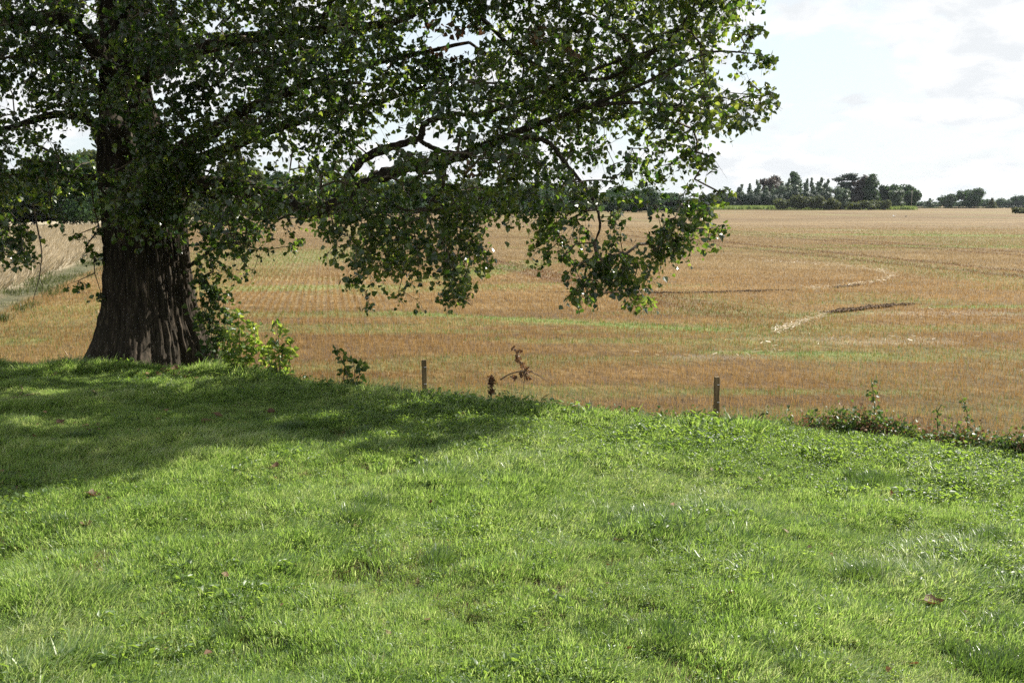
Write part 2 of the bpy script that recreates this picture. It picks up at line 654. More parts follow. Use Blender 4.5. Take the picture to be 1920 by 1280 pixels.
def build_lawn():
    xs = np.concatenate([np.linspace(-60, -16, 60)[:-1], np.linspace(-16, 16, 321), np.linspace(16, 60, 60)[1:]])
    t = np.concatenate([np.linspace(-40, 3, 60)[:-1], np.linspace(3, 0, 1)])
    s = np.concatenate([np.linspace(45, 14, 50)[:-1], np.linspace(14, -1.6, 200)])     # distance inside the edge
    Xg, Sg = np.meshgrid(xs, s, indexing='ij')
    Yg = y_edge(Xg) - Sg
    Zg = lawn_z(Xg, Yg)
    V = np.column_stack([Xg.ravel(), Yg.ravel(), Zg.ravel()])
    nx, ns = Xg.shape
    i, k = np.meshgrid(np.arange(nx - 1), np.arange(ns - 1), indexing='ij')
    Q = np.stack([i * ns + k, (i + 1) * ns + k, (i + 1) * ns + k + 1, i * ns + k + 1], -1).reshape(-1, 4)
    m = Mat('lawn_soil')
    n1 = m.noise(m.pos(), 6, 6, .65)
    n2 = m.noise(m.pos(), .7, 4)
    c = m.ramp(n1, [(.3, (.016, .020, .008)), (.55, (.038, .044, .017)), (.8, (.10, .085, .042))])
    c = m.mix(m.math('MULTIPLY', n2, .5), c, (.028, .038, .013))
    m.put(m.p.inputs['Base Color'], c)
    m.p.inputs['Roughness'].default_value = .95
    m.p.inputs['Specular IOR Level'].default_value = .1
    m.bump(n1, .8, .04)
    link('lawn', np_mesh('lawn', V, Q, [m.m], smooth=True), kind='structure', label='rough mown lawn on a low bank above the stubble field')


build_lawn()

# ------------------------------------------------------------------ haze
def build_haze():
    b = 3100.0
    x0, x1, y0, y1, z0, z1 = -b, b, -b, b, -2.2, 34.0
    V = np.array([(x, y, z) for x in (x0, x1) for y in (y0, y1) for z in (z0, z1)])
    Q = np.array([(0, 1, 3, 2), (4, 6, 7, 5), (0, 4, 5, 1), (2, 3, 7, 6), (0, 2, 6, 4), (1, 5, 7, 3)])
    m = Mat('haze')
    m.n.remove(m.p)
    v = m.new('ShaderNodeVolumePrincipled')
    v.inputs['Color'].default_value = (.82, .90, 1.0, 1)
    v.inputs['Density'].default_value = HAZE
    v.inputs['Anisotropy'].default_value = 0.2
    m.l.new(v.outputs[0], m.out.inputs['Volume'])
    link('haze', np_mesh('haze', V, Q, [m.m]), kind='stuff', label='thin pale air haze over the field')


HAZE = 0.00004
if HAZE:
    build_haze()

# ------------------------------------------------------------------ far trees
def blob_crown(blobs, n, size, seed, mat, droop=0.0, inner=.55):
    """leaf clumps spread through a set of ellipsoid lobes: (cx, cy, cz, rx, ry, rz)"""
    g = np.random.default_rng(seed)
    B = np.array(blobs, float)
    area = (B[:, 3] * B[:, 4] * B[:, 5]) ** (2 / 3)
    pick = g.choice(len(B), n, p=area / area.sum())
    d = g.normal(size=(n, 3))
    d /= np.linalg.norm(d, axis=1)[:, None]
    rad = np.clip(1 - np.abs(g.normal(0, .16, n)) + g.normal(0, .05, n), inner, 1.12)
    P = B[pick, :3] + d * B[pick, 3:] * rad[:, None]
    keep = P[:, 2] > .15
    P, d, pick = P[keep], d[keep], pick[keep]
    n = len(P)
    N = d + .8 * g.normal(size=(n, 3))
    N /= np.linalg.norm(N, axis=1)[:, None]
    D = np.cross(N, g.normal(size=(n, 3)))
    D[:, 2] -= droop
    S = size * g.uniform(.55, 1.35, n)
    V, FS = leaves(P, D, N, S, np.array([(-.5, 0, 0), (-.12, .46, .1), (.34, .34, .04), (.5, -.05, -.08), (.1, -.5, .1)]), np.array([(0, 4, 3, 2, 1)]))
    tint = np.clip(.35 * g.random(n) + .65 * fbm(P[:, 0] * 1.1 / size * .4, (P[:, 2] + P[:, 1]) * 1.1 / size * .4, seed, 2), 0, 1)
    parts = [(V, FS)]
    tints = [np.repeat(tint, 5)]
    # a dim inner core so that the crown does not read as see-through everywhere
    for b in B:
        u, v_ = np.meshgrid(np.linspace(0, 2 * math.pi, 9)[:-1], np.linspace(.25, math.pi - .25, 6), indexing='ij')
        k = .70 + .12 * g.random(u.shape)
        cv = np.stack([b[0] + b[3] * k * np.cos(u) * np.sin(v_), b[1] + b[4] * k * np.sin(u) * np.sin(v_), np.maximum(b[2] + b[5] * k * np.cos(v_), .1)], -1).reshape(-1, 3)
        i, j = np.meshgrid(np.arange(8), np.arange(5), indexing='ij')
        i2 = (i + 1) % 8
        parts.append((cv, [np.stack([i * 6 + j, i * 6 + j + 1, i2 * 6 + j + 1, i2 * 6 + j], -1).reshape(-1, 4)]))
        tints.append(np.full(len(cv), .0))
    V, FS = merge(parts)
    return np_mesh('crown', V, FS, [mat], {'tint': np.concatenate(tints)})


def trunk_mesh(h, r, seed, lean=.03):
    g = np.random.default_rng(seed)
    P = np.array([(0, 0, -.4), (0, 0, .15), (g.normal(0, lean) * h, g.normal(0, lean) * h, h * .5), (g.normal(0, lean) * h, g.normal(0, lean) * h, h)])
    V, FS = tube(spline(P, 4), np.interp(np.linspace(0, 1, 13), [0, .1, 1], [r * 1.5, r, r * .35]), 8, .06)
    return np_mesh('trunk', V, FS, [M['twig']], smooth=True)


def lobes(kind, W, H, seed):
    """crown lobes for a tree W wide and H tall standing at the origin"""
    g = np.random.default_rng(seed)
    b = []
    if kind in ('round', 'tall', 'dome', 'cedar'):
        for k in range(3):
            a = g.uniform(0, 6.28)
            b.append((math.cos(a) * W * .12, math.sin(a) * W * .12, H * .26, W * .30, W * .30, H * .24))
    if kind == 'round':
        b.append((0, 0, H * .56, W * .34, W * .34, H * .34))
        for k in range(9):
            a, e = g.uniform(0, 6.28), g.uniform(-.45, .9)
            r = W * g.uniform(.15, .22)
            b.append((math.cos(a) * W * .31 * math.cos(e), math.sin(a) * W * .31 * math.cos(e), H * .56 + math.sin(e) * H * .30, r, r, r * .95))
    elif kind == 'dome':
        b.append((0, 0, H * .52, W * .42, W * .42, H * .40))
        for k in range(10):
            a, e = g.uniform(0, 6.28), g.uniform(-.2, 1.2)
            r = W * g.uniform(.11, .17)
            b.append((math.cos(a) * W * .38 * math.cos(e), math.sin(a) * W * .38 * math.cos(e), H * .52 + math.sin(e) * H * .38, r, r, r * .8))
    elif kind == 'tall':
        for k in range(9):
            t = k / 8
            r = W * (.26 + .14 * math.sin(t * 3.0)) * g.uniform(.8, 1.1)
            b.append((g.normal(0, W * .12), g.normal(0, W * .12), H * (.22 + .68 * t), r, r, H * .12))
    elif kind == 'cedar':
        for k in range(7):
            t = k / 6
            z = H * (.30 + .64 * t)
            for s in (0, 1):
                a = g.uniform(0, 6.28)
                L = W * .5 * (1 - .35 * t)
                b.append((math.cos(a) * L * .5, math.sin(a) * L * .5, z + g.normal(0, .3), L * .62, L * .62, H * .075))
        b.append((0, 0, H * .45, W * .26, W * .26, H * .4))
    elif kind == 'poplar':
        for k in range(7):
            t = k / 6
            r = W * .66 * (1 - .80 * t ** 1.5) * g.uniform(.8, 1.1)
            b.append((g.normal(0, W * .10), g.normal(0, W * .10), H * (.10 + .84 * t), r, r, H * .12))
    elif kind == 'spire':
        for k in range(8):
            t = k / 7
            r = W * .5 * (1 - .85 * t) + .05 * W
            b.append((0, 0, H * (.08 + .88 * t), r, r, H * .085))
    elif kind == 'block':
        for k in range(7):
            b.append((g.uniform(-.28, .28) * W, g.uniform(-.2, .2) * W, H * g.uniform(.25, .74), W * g.uniform(.22, .3), W * .26, H * .24))
    elif kind == 'bush':
        b.append((0, 0, H * .42, W * .36, W * .36, H * .42))
        for k in range(8):
            a = g.uniform(0, 6.28)
            r = W * g.uniform(.16, .24)
            b.append((math.cos(a) * W * .28, math.sin(a) * W * .28, H * g.uniform(.28, .70), r, r, H * g.uniform(.22, .30)))
    return b


_n = [100]


def far_tree(name, label, cat, px, top, base, wpx, kind, mat, n=700, size=None, group=None, trunk=True, dist=None):
    """px, top, base, width as seen in the photograph give the place and the true size on the field"""
    _n[0] += 1
    seed = _n[0]
    d = dist or (CAM[2] - FIELD_Z) / max((base - 380) / F, .003)
    x = (px - 960) / F * d * .9905
    W = wpx / F * d * (1.5 if kind == 'block' else 1.7 if kind == 'poplar' else 1.34)
    zb = field_z(x, d)
    H = CAM[2] - (top - 380) / F * d - float(zb)
    n = int(n * (1.9 if mat in ('far_leaf', 'far_conifer', 'far_copper') else 1.5))
    t = thing(name, label, cat, (x, d, float(zb)), group, rz=random.uniform(-.4, .4))
    size = size or max(W * .06, d / F * 3.2)
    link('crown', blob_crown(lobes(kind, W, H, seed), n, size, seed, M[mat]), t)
    if trunk:
        link('trunk', trunk_mesh(H * .6, max(.12, H * .022), seed), t)
    return t


# right-hand wood, seen clear of the big tree
D1, D2, D3 = 560.0, 520.0, 480.0
LP = 'slender pale green poplar in the row above the dark conifers'
for i, (px, top, wp, what) in enumerate([
        (1352, 356, 15, 'first of the row, half behind the big tree\'s leaf tips'), (1387, 347, 13, 'small and blunt, by the left end of the row'), (1404, 346, 12, 'thin pointed top left of the tallest thin spire'),
        (1418, 340, 12, 'tall thin spire standing free left of the copper dome'), (1437, 351, 17, 'short, in front of the copper dome\'s left half'), (1449, 349, 14, 'short, in front of the middle of the copper dome'),
        (1464, 344, 18, 'broad, in front of the copper dome\'s right half'), (1478, 337, 13, 'tall, between copper dome and round topped tree'), (1494, 341, 18, 'broad, just under the round topped tree'),
        (1511, 337, 12, 'ragged, right beside the round topped tree'), (1522, 335, 10, 'narrow spire alone against the sky'), (1539, 335, 17, 'widest, with a split top, against the sky'),
        (1552, 338, 15, 'last of the row, left of the flat layered cedar')]):
    far_tree('poplar_tree', 'slender pale green poplar, ' + what, 'tree', px, top, 389, wp, 'poplar', 'far_grey', 420, .75, 'poplars in a row along the far wood', dist=D2 + (i % 3) * 5)
for i, (px, top, wp, what) in enumerate([
        (1318, 364, 26, 'at the left end, partly behind the big tree\'s hanging leaves'), (1340, 359, 26, 'second from the left end of the conifer belt'), (1362, 360, 26, 'in the belt below the blunt small poplar'),
        (1385, 357, 26, 'in the belt below the thin pointed poplars'), (1408, 359, 26, 'in the belt below the tall free spire'), (1430, 356, 26, 'in the belt below the left half of the copper dome'),
        (1453, 355, 26, 'just left of the first olive bush'), (1480, 353, 28, 'above the first olive bush'), (1508, 354, 30, 'above the middle olive bushes'), (1536, 353, 30, 'above the right olive bush')]):
    far_tree('conifer_tree', 'dark dense conifer ' + what, 'tree', px, top, 389, wp, 'block', 'far_conifer', 420, .8, 'dark conifer belt of the far wood', dist=D2 - 12 + (i % 2) * 4)
far_tree('beech_tree', 'wide copper brown domed tree rising above the row of poplars', 'tree', 1448, 328, 389, 46, 'dome', 'far_copper', 1100, .85, dist=D1)
far_tree('lime_tree', 'tall dark tree with a round top, highest of the far wood', 'tree', 1492, 323, 389, 27, 'tall', 'far_leaf', 800, .85, dist=D1)
far_tree('cedar_tree', 'dark cedar with flat layered branches in the middle of the wood', 'tree', 1585, 327, 389, 50, 'cedar', 'far_conifer', 1100, .8, dist=D2 + 20)
far_tree('oak_tree', 'brownish broad tree directly right of the flat cedar', 'tree', 1617, 330, 389, 34, 'tall', 'far_copper', 800, .85, dist=D2 + 12)
far_tree('oak_tree', 'knobbly topped brown green tree standing highest right of the cedar', 'tree', 1634, 327, 389, 26, 'tall', 'far_leaf', 800, .85, dist=D2 + 5)
far_tree('oak_tree', 'lower dark tree between the knobbly tree and the rounded end trees', 'tree', 1660, 343, 389, 34, 'round', 'far_leaf', 700, .85, dist=D2 + 15)
far_tree('oak_tree', 'dark wide tree with rounded top near the right end of the wood', 'tree', 1692, 341, 389, 42, 'round', 'far_leaf', 1000, .85, dist=D2)
far_tree('oak_tree', 'dark tree that closes the right end of the wood, sloping to the field', 'tree', 1709, 354, 390, 28, 'round', 'far_leaf', 700, .8, dist=D2 - 8)
far_tree('willow_tree', 'rounded bright green tree in front of the cedar', 'tree', 1577, 350, 393, 28, 'round', 'far_grey', 800, .75, dist=D3 - 8)
far_tree('willow_tree', 'grey green egg shaped tree before the wood\'s right end', 'tree', 1681, 351, 391, 28, 'round', 'far_grey', 800, .75, dist=D3)
for px, top, wp, what in [(1469, 370, 36, 'leftmost, low, beside the pale crop strip'), (1500, 364, 34, 'second from the left, tall and loose'), (1527, 363, 38, 'wide, in the middle of the bushes'),
                          (1556, 370, 34, 'left of the rounded bright green tree'), (1607, 376, 30, 'pale and flat, right of the rounded bright green tree'), (1633, 372, 34, 'clipped dome shape in front of the brown oaks'),
                          (1659, 372, 22, 'narrow, beside the egg shaped tree')]:
    far_tree('hawthorn_bush', 'olive wood-edge bush, ' + what, 'bush', px, top, 393.5, wp, 'bush', 'far_olive', 520, .62, 'olive bushes before the far wood', trunk=False, dist=D3 - 18)
# right-hand skyline
far_tree('oak_tree', 'lone dark blue green domed tree on the right skyline, smaller one', 'tree', 1775, 363, 389, 29, 'dome', 'far_leaf', 700, .8, dist=690)
far_tree('oak_tree', 'lone wide rounded green tree on the right skyline, bigger one', 'tree', 1819, 353, 390, 41, 'round', 'far_leaf', 1100, .75, dist=640)
far_tree('birch_tree', 'thin pale grey tree between the wood and the lone domed tree', 'tree', 1744, 372, 390, 11, 'poplar', 'far_grey', 300, .6, dist=650)
far_tree('pine_tree', 'small pointed tree right of the wide lone tree', 'tree', 1860, 372, 390, 16, 'spire', 'far_olive', 300, .6, dist=640)
for px, top, wp, what in [(1728, 381, 22, 'low, right at the foot of the wood\'s end'), (1758, 380, 16, 'low, left of the lone domed tree'), (1797, 380, 20, 'low, between the two lone trees'), (1845, 376, 26, 'low, behind the wide lone tree\'s right side'),
                          (1883, 376, 30, 'blue grey and rounded, right of the pointed tree'), (1901, 378, 20, 'low and flat, left of the last tree at the frame'), (1921, 366, 44, 'tallest there, cut by the right edge of the photo')]:
    far_tree('skyline_tree', 'distant blue grey tree, ' + what, 'tree', px, top, 387.5, wp, 'round', 'far_leaf', 380, 1.0, 'faint trees on the far right skyline', dist=860)


def far_hedge(label, p0, p1, top, d0, d1, mat, width=2.0, n=900, size=.6, name='hedge'):
    g = np.random.default_rng(int(p0) + 7)
    a = np.array([(p0 - 960) / F * d0 * .9905, d0])
    b = np.array([(p1 - 960) / F * d1 * .9905, d1])
    L = np.linalg.norm(b - a)
    k = max(4, int(L / 3))
    tt = np.linspace(0, 1, k)
    C = a[None] + (b - a)[None] * tt[:, None]
    h = CAM[2] - (top - 380) / F * d0 - FIELD_Z
    bl = [(c[0] - a[0], c[1] - a[1], h * .45, 2.2, width * .6, h * g.uniform(.42, .58)) for c in C]
    o = link(name, blob_crown(bl, n, size, int(p0), M[mat]), None, None, label, 'hedge')
    o.location = (a[0], a[1], float(field_z(*a)))
    return o


far_hedge('dark clipped hedge along the field end at the far right', 1866, 1990, 385, 660, 640, 'far_conifer', 2.0, 900, .6)
far_hedge('low ragged green hedge along the field end below the lone trees', 1715, 1866, 388, 640, 640, 'far_olive', 2.0, 700, .55)
far_hedge('long low dark hedge behind the crop strip at the far field edge', 1150, 1330, 380, 500, 530, 'far_leaf', 2.4, 1600, .7)
o = far_tree('bramble_bush', 'low brownish bush alone in the stubble at the right edge', 'bush', 1915, 388, 401, 24, 'bush', 'far_olive', 700, .45, trunk=False, dist=330)

# strip of pale green standing crop at the field end
def crop_strip(p0, p1, d, h, depth, n, label):
    g = np.random.default_rng(77)
    xa, xb = (p0 - 960) / F * d, (p1 - 960) / F * d
    x = g.uniform(xa, xb, n)
    y = d + g.uniform(0, depth, n)
    P = np.column_stack([x, y, field_z(x, y)])
    D = np.column_stack([g.normal(0, .25, n), g.normal(0, .25, n), np.ones(n)])
    V, FS = leaves(P, D, unit(n), h * g.uniform(.8, 1.15, n), np.array([(0, -.05, 0), (0, .05, 0), (.6, .12, .05), (1, 0, .1), (.6, -.12, .05)]), np.array([(0, 1, 2, 3, 4)]))
    m = leaf_mat('crop_leaf', (.12, .17, .05), (.20, .25, .09), (.14, .2, .04), (.24, .3, .08), .35, .5, .3)
    link('crop_strip', np_mesh('crop_strip', V, FS, [m], {'tint': np.repeat(g.random(n), 5)}), kind='stuff', label=label)


crop_strip(1280, 1715, 470, 2.0, 30, 9000, 'pale green standing crop in a strip before the far wood')

# woods behind the big tree
for i, (px, top, wp, d, what) in enumerate([
        (-95, 300, 120, 146, 'left'), (-5, 318, 95, 150, 'cut by the photo\'s left edge, below the drooping leaf cluster'), (62, 300, 90, 156, 'above the pale grass, darker one left of the trunk'),
        (118, 288, 86, 150, 'above the pale grass left of the big trunk, tallest one'), (170, 282, 74, 158, 'touching the left edge of the big trunk in the view'), (235, 300, 90, 165, ''), (320, 305, 90, 170, '')]):
    if px < -150 or px in (235, 320):
        lab, grp = 'grey green woodland tree hidden behind the big trunk\'s %s half' % ('left' if px < 300 else 'right'), None
    elif px < -50:
        lab, grp = 'grey green woodland tree just outside the left edge of the photo', None
    else:
        lab, grp = 'grey green woodland tree ' + what, None
    far_tree('woodland_tree', lab, 'tree', px, top, 425, wp * 1.35, 'tall' if i % 3 == 1 else 'round', 'far_leaf' if i % 2 else 'far_olive', 2600, .42, grp, dist=d)
GAP = [(402, 318, 80, 205, 'seen through the leaf gap right of the big trunk, nearest the trunk'), (452, 303, 82, 210, 'seen through the leaf gap right of the big trunk, tallest'), (505, 318, 76, 214, 'seen through the leaf gap right of the big trunk, right one'),
       (560, 328, 74, 230, 'behind the lowest bend of the thick limb'), (612, 335, 74, 240, 'behind the thick limb left of its rise'), (662, 330, 72, 250, 'below the rising thick limb'), (716, 336, 72, 262, 'under the fork of the thick limb'),
       (770, 330, 72, 280, 'just left of the long hanging leaf cluster'), (822, 340, 74, 285, 'behind the top of the long hanging leaf cluster'), (876, 338, 72, 300, 'above the gap between the two hanging leaf clusters, left'),
       (925, 346, 70, 305, 'above the gap between the two hanging leaf clusters, right'), (980, 345, 70, 320, 'behind the left tip of the right leaf cluster'), (1034, 350, 70, 330, 'behind the left half of the right leaf cluster'),
       (1090, 350, 70, 335, 'behind the middle of the right leaf cluster'), (1145, 355, 70, 345, 'behind the right half of the right leaf cluster'), (1200, 357, 72, 350, 'behind the dense right end of the leaves'), (1252, 362, 66, 360, 'last, where leaves thin to the right')]
for i, (px, top, wp, d, what) in enumerate(GAP):
    far_tree('woodland_tree', 'dark woodland tree ' + what, 'tree', px, top, 400, wp, ('round', 'tall', 'round')[i % 3], ('far_leaf', 'far_olive', 'far_leaf', 'far_leaf')[i % 4], 1300, .6, dist=d)
# scrub that closes the foot of those woods
def scrub(name, label, pts, h, n, size, mat, seed):
    g = np.random.default_rng(seed)
    bl = []
    for (x0, y0), (x1, y1) in zip(pts[:-1], pts[1:]):
        L = math.hypot(x1 - x0, y1 - y0)
        for t in np.arange(0, 1, 3.5 / L):
            bl.append((x0 + (x1 - x0) * t + g.normal(0, 1), y0 + (y1 - y0) * t + g.normal(0, 1), h * .4 + FIELD_Z, 3.0, 2.4, h * g.uniform(.4, .75)))
    o = link(name, blob_crown(bl, n, size, seed, M[mat], 0), kind='stuff', label=label)


def wpt(px, d):
    return ((px - 960) / F * d, d)


scrub('undergrowth', 'dark tangled undergrowth along the foot of the left wood', [wpt(-420, 142), wpt(0, 150), wpt(340, 175)], 4.2, 9000, .40, 'far_olive', 301)
scrub('undergrowth', 'dark tangled undergrowth along the foot of the middle wood', [wpt(340, 200), wpt(560, 226), wpt(760, 272), wpt(960, 312), wpt(1300, 372)], 4.6, 11000, .6, 'far_leaf', 302)


def pole():
    d = 500.0
    x = (1702 - 960) / F * d
    t = thing('utility_pole', 'slim pale grey pole standing before the right end of the wood', 'pole', (x, d, float(field_z(x, d))))
    V, FS = tube([(0, 0, -.5), (0, 0, 5), (0, 0, 9.6)], [.16, .14, .11], 8)
    link('shaft', np_mesh('shaft', V, FS, [M['pole_wood']], smooth=True), t)
    V, FS = tube([(-.8, 0, 9.1), (.8, 0, 9.1)], [.06, .06], 4)
    link('cross_arm', np_mesh('cross_arm', V, FS, [M['pole_wood']]), t)


pole()

# ------------------------------------------------------------------ stubble straws (real stalks near the lawn, cheaper with distance)
def build_straws():
    n = 760000
    u = rng.random(n)
    ya, yb, e = 11.5, 190.0, .40
    y = (ya ** e + u * (yb ** e - ya ** e)) ** (1 / e)
    hw = .57 * y + 2.5
    x = rng.uniform(-1, 1, n) * hw
    # snap to drill rows
    a = x * PERP[0] + y * PERP[1]
    b = x * ROW[0] + y * ROW[1]
    sp = .25
    rs = sstep(.1, -.12, x / y + .06) * (.35 + .65 * sstep(20, 38, y)) * (.45 + .55 * sstep(.35, .6, fbm(x / 9, y / 9, 51, 2)))
    rown = rng.random(n) < .25 + .6 * rs
    a = np.where(rown, np.round(a / sp) * sp + rng.normal(0, 1, n) * (.085 - .05 * rs) + .05 * (fbm(b * .3, a * .1, 50, 2) - .5), a)
    x, y = a * PERP[0] + b * ROW[0], a * PERP[1] + b * ROW[1]
    bd = bdist(x, y)
    keep = (y > y_edge(x) + .75 + .3 * rng.random(n)) & (bd < .2)
    keep &= rng.random(n) > .3 * tramline(x, y)
    keep &= rng.random(n) > sstep(60, 190, y)
    x, y = x[keep], y[keep]
    n = len(x)
    z = field_z(x, y) - .02
    h = rng.uniform(.075, .165, n) * (0.75 + .6 * fbm(x / 3, y / 1.5, 60, 3))
    g = field_green(x, y)
    pl = streaks(x, y, PALE)
    h *= 1 - .5 * pl
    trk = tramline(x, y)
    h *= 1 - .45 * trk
    isg = rng.random(n) < g * .8
    h = np.where(isg, h * .85, h)
    wd = .0048 * np.maximum(y / 18, .8) ** 1.0 * rng.uniform(.6, 1.4, n)
    th = rng.uniform(0, 6.283, n)
    lean = np.abs(rng.normal(0, .2, n))
    ldir = rng.uniform(0, 6.283, n)
    flat = rng.random(n) < (.06 + .5 * pl)
    lean = np.where(flat, rng.uniform(1.2, 2.6, n), lean)
    hz = np.where(flat, h * rng.uniform(.1, .4, n), h)
    P = np.column_stack([x, y, z])
    W = np.column_stack([np.cos(th), np.sin(th) * .6, np.zeros(n)]) * wd[:, None]
    T = P + np.column_stack([np.cos(ldir) * lean * h, np.sin(ldir) * lean * h, hz])
    V = np.stack([P - W * 1.2, P + W * 1.2, T], 1).reshape(-1, 3)
    Fq = np.arange(3 * n).reshape(-1, 3)
    tint = np.clip(rng.normal(.45, .11, n) + .45 * (fbm(x / 5, y / 2, 70, 3) - .5) + .5 * flat - .75 * trk, 0, 1)  # straw along the wheel tracks is coloured darker to stand in for their shading
    m = Mat('straw')
    t = m.attr('tint')
    gpos = m.new('ShaderNodeNewGeometry')
    sp_ = m.new('ShaderNodeSeparateXYZ')
    m.l.new(gpos.outputs['Position'], sp_.inputs[0])
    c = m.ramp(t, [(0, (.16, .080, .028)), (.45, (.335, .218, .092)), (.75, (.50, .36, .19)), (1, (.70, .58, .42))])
    gc = m.ramp(t, [(0, (.07, .13, .018)), (1, (.21, .30, .055))])
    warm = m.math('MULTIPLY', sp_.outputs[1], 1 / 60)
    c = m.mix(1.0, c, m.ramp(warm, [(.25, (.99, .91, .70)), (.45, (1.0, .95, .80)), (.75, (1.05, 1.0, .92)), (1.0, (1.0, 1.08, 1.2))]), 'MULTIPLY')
    c = m.mix(m.attr('green'), c, gc)
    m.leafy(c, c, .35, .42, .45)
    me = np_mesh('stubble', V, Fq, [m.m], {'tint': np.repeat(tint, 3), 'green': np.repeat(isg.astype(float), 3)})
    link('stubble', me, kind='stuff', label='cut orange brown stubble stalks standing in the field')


build_straws()


# pale rough grass beyond the left boundary, and the green weedy margin before it
def blade_field(name, label, n, dmin, dmax, h0, h1, mat, lean, wid, dens_seed):
    g = np.random.default_rng(dens_seed)
    s = (g.random(n) ** 1.6) * 120 - 2
    d = g.uniform(dmin, dmax, n)
    x = BND0[0] + BDIR[0] * s + BN[0] * d
    y = BND0[1] + BDIR[1] * s + BN[1] * d
    px, py, dep = proj(np.column_stack([x, y, np.full(n, FIELD_Z)]))
    k = (dep > 5) & (px > -420) & (px < 560) & (fbm(x * .6, y * .6, dens_seed, 3) > (.30 if dens_seed == 81 else .46))
    x, y = x[k], y[k]
    n = len(x)
    h = g.uniform(h0, h1, n)
    P = np.column_stack([x, y, field_z(x, y) - .03])
    D = np.column_stack([lean[0] + g.normal(0, .3, n), lean[1] + g.normal(0, .3, n), np.ones(n)])
    wv = wid * np.maximum(y / 35, .8)
    V, FS = leaves(P, D, unit(n), h, np.array([(0, -.03, 0), (0, .03, 0), (.55, .035, .05), (1, 0, .0), (.55, -.035, .05)]) * np.array([1, 1, 1]), np.array([(0, 1, 2, 3, 4)]))
    link(name, np_mesh(name, V, FS, [mat], {'tint': np.repeat(np.clip(g.normal(.5, .2, n) + .5 * (fbm(x * .4, y * .4, 5, 3) - .5), 0, 1), 5)}), kind='stuff', label=label)


M['pale_grass'] = leaf_mat('pale_grass', (.32, .26, .17), (.70, .60, .45), (.25, .2, .1), (.5, .42, .28), .35, .5, .4)
M['margin_grass'] = leaf_mat('margin_grass', (.03, .045, .015), (.14, .14, .06), (.05, .09, .015), (.18, .2, .05), .4, .45, .4)
blade_field('rough_grass', 'tall pale bleached grass leaning in the wind at the left', 60000, 2.0, 38, .45, .85, M['pale_grass'], (.7, .1), .03, 81)
blade_field('margin_grass', 'green weedy strip between stubble and pale grass at the left', 14000, -.6, 2.6, .12, .34, M['margin_grass'], (.1, 0), .03, 82)

# soil clods thrown up along two scrapes in the stubble
def clods(label, pix, n, wid, size, seed):
    g = np.random.default_rng(seed)
    P = np.array([gnd(a, b, FIELD_Z) for a, b in pix])
    seg = spline(P, 12)
    V0 = np.array([(1, 0, 0), (-1, 0, 0), (0, 1, 0), (0, -1, 0), (0, 0, 1), (0, 0, -1)], float)
    F0 = np.array([(0, 2, 4), (2, 1, 4), (1, 3, 4), (3, 0, 4), (2, 0, 5), (1, 2, 5), (3, 1, 5), (0, 3, 5)])
    t = g.random(n) * (len(seg) - 1)
    i = t.astype(int)
    C = seg[i] + (seg[np.minimum(i + 1, len(seg) - 1)] - seg[i]) * (t - i)[:, None]
    C[:, 0] += g.normal(0, wid, n)
    C[:, 1] += g.normal(0, wid, n)
    edge = np.minimum(t, len(seg) - 1 - t) / (len(seg) - 1)
    S = size * g.uniform(.4, 1.3, n) * np.clip(.35 + 3 * edge, 0, 1)
    C[:, 2] = field_z(C[:, 0], C[:, 1]) + S * .35 + .05
    V = C[:, None] + S[:, None, None] * V0[None] * g.uniform(.6, 1.2, (n, 6, 1)) * np.array([1.2, 1, .8])
    Fq = (np.arange(n)[:, None, None] * 6 + F0[None]).reshape(-1, 3)
    link('soil_clods', np_mesh('soil_clods', V.reshape(-1, 3), Fq, [M['soil']]), kind='stuff', label=label)


clods('dark crumbled soil in a long thin scrape across the stubble', [(1010, 549), (1150, 551), (1300, 551), (1400, 548), (1500, 545)], 520, .05, .045, 1)
clods('dark crumbled soil ridge right of the pale straw trail', [(1545, 589), (1600, 583), (1650, 577), (1715, 571)], 460, .085, .06, 2)
clods('short dark soil scrape at the foot of the pale straw curve', [(1560, 541), (1590, 538), (1620, 535)], 130, .06, .05, 3)


def loose_straw():
    g = np.random.default_rng(9)
    Ps = []
    for (px, py), L, W, s in PALE:
        c = gnd(px, py, FIELD_Z)
        k = int(45 * s)
        Ps.append(np.column_stack([c[0] + g.normal(0, L * .5, k), c[1] + g.normal(0, W * .5, k)]))
    # two bent trails
    for pix, k, wd in (([(1452, 628), (1480, 618), (1512, 607), (1552, 593)], 270, .08), ([(1505, 545), (1560, 541), (1605, 537), (1645, 530), (1668, 522), (1660, 514), (1635, 507)], 400, .11), ([(1635, 507), (1560, 499), (1480, 494), (1400, 491)], 300, .2), ([(1330, 672), (1420, 668), (1500, 645)], 20, .4)):
        sg = spline(np.array([gnd(a, b, FIELD_Z) for a, b in pix]), 10)
        t = g.random(k) * (len(sg) - 1)
        i = t.astype(int)
        c = sg[i] + (sg[np.minimum(i + 1, len(sg) - 1)] - sg[i]) * (t - i)[:, None]
        Ps.append(c[:, :2] + g.normal(0, wd, (k, 2)))
    X = np.vstack(Ps)
    n = len(X)
    P = np.column_stack([X, field_z(X[:, 0], X[:, 1]) + g.uniform(.05, .2, n)])
    D = g.normal(size=(n, 3)) * np.array([1, 1, .25])
    V, FS = leaves(P, D, unit(n), g.uniform(.06, .17, n), np.array([(0, -.06, 0), (0, .06, 0), (1, .05, .03), (1, -.05, .03)]), np.array([(0, 1, 2, 3)]))
    link('loose_straw', np_mesh('loose_straw', V, FS, [M['pale_grass']], {'tint': np.repeat(g.uniform(.6, 1, n), 4)}), kind='stuff', label='pale loose straw lying in trails on the stubble')


loose_straw()

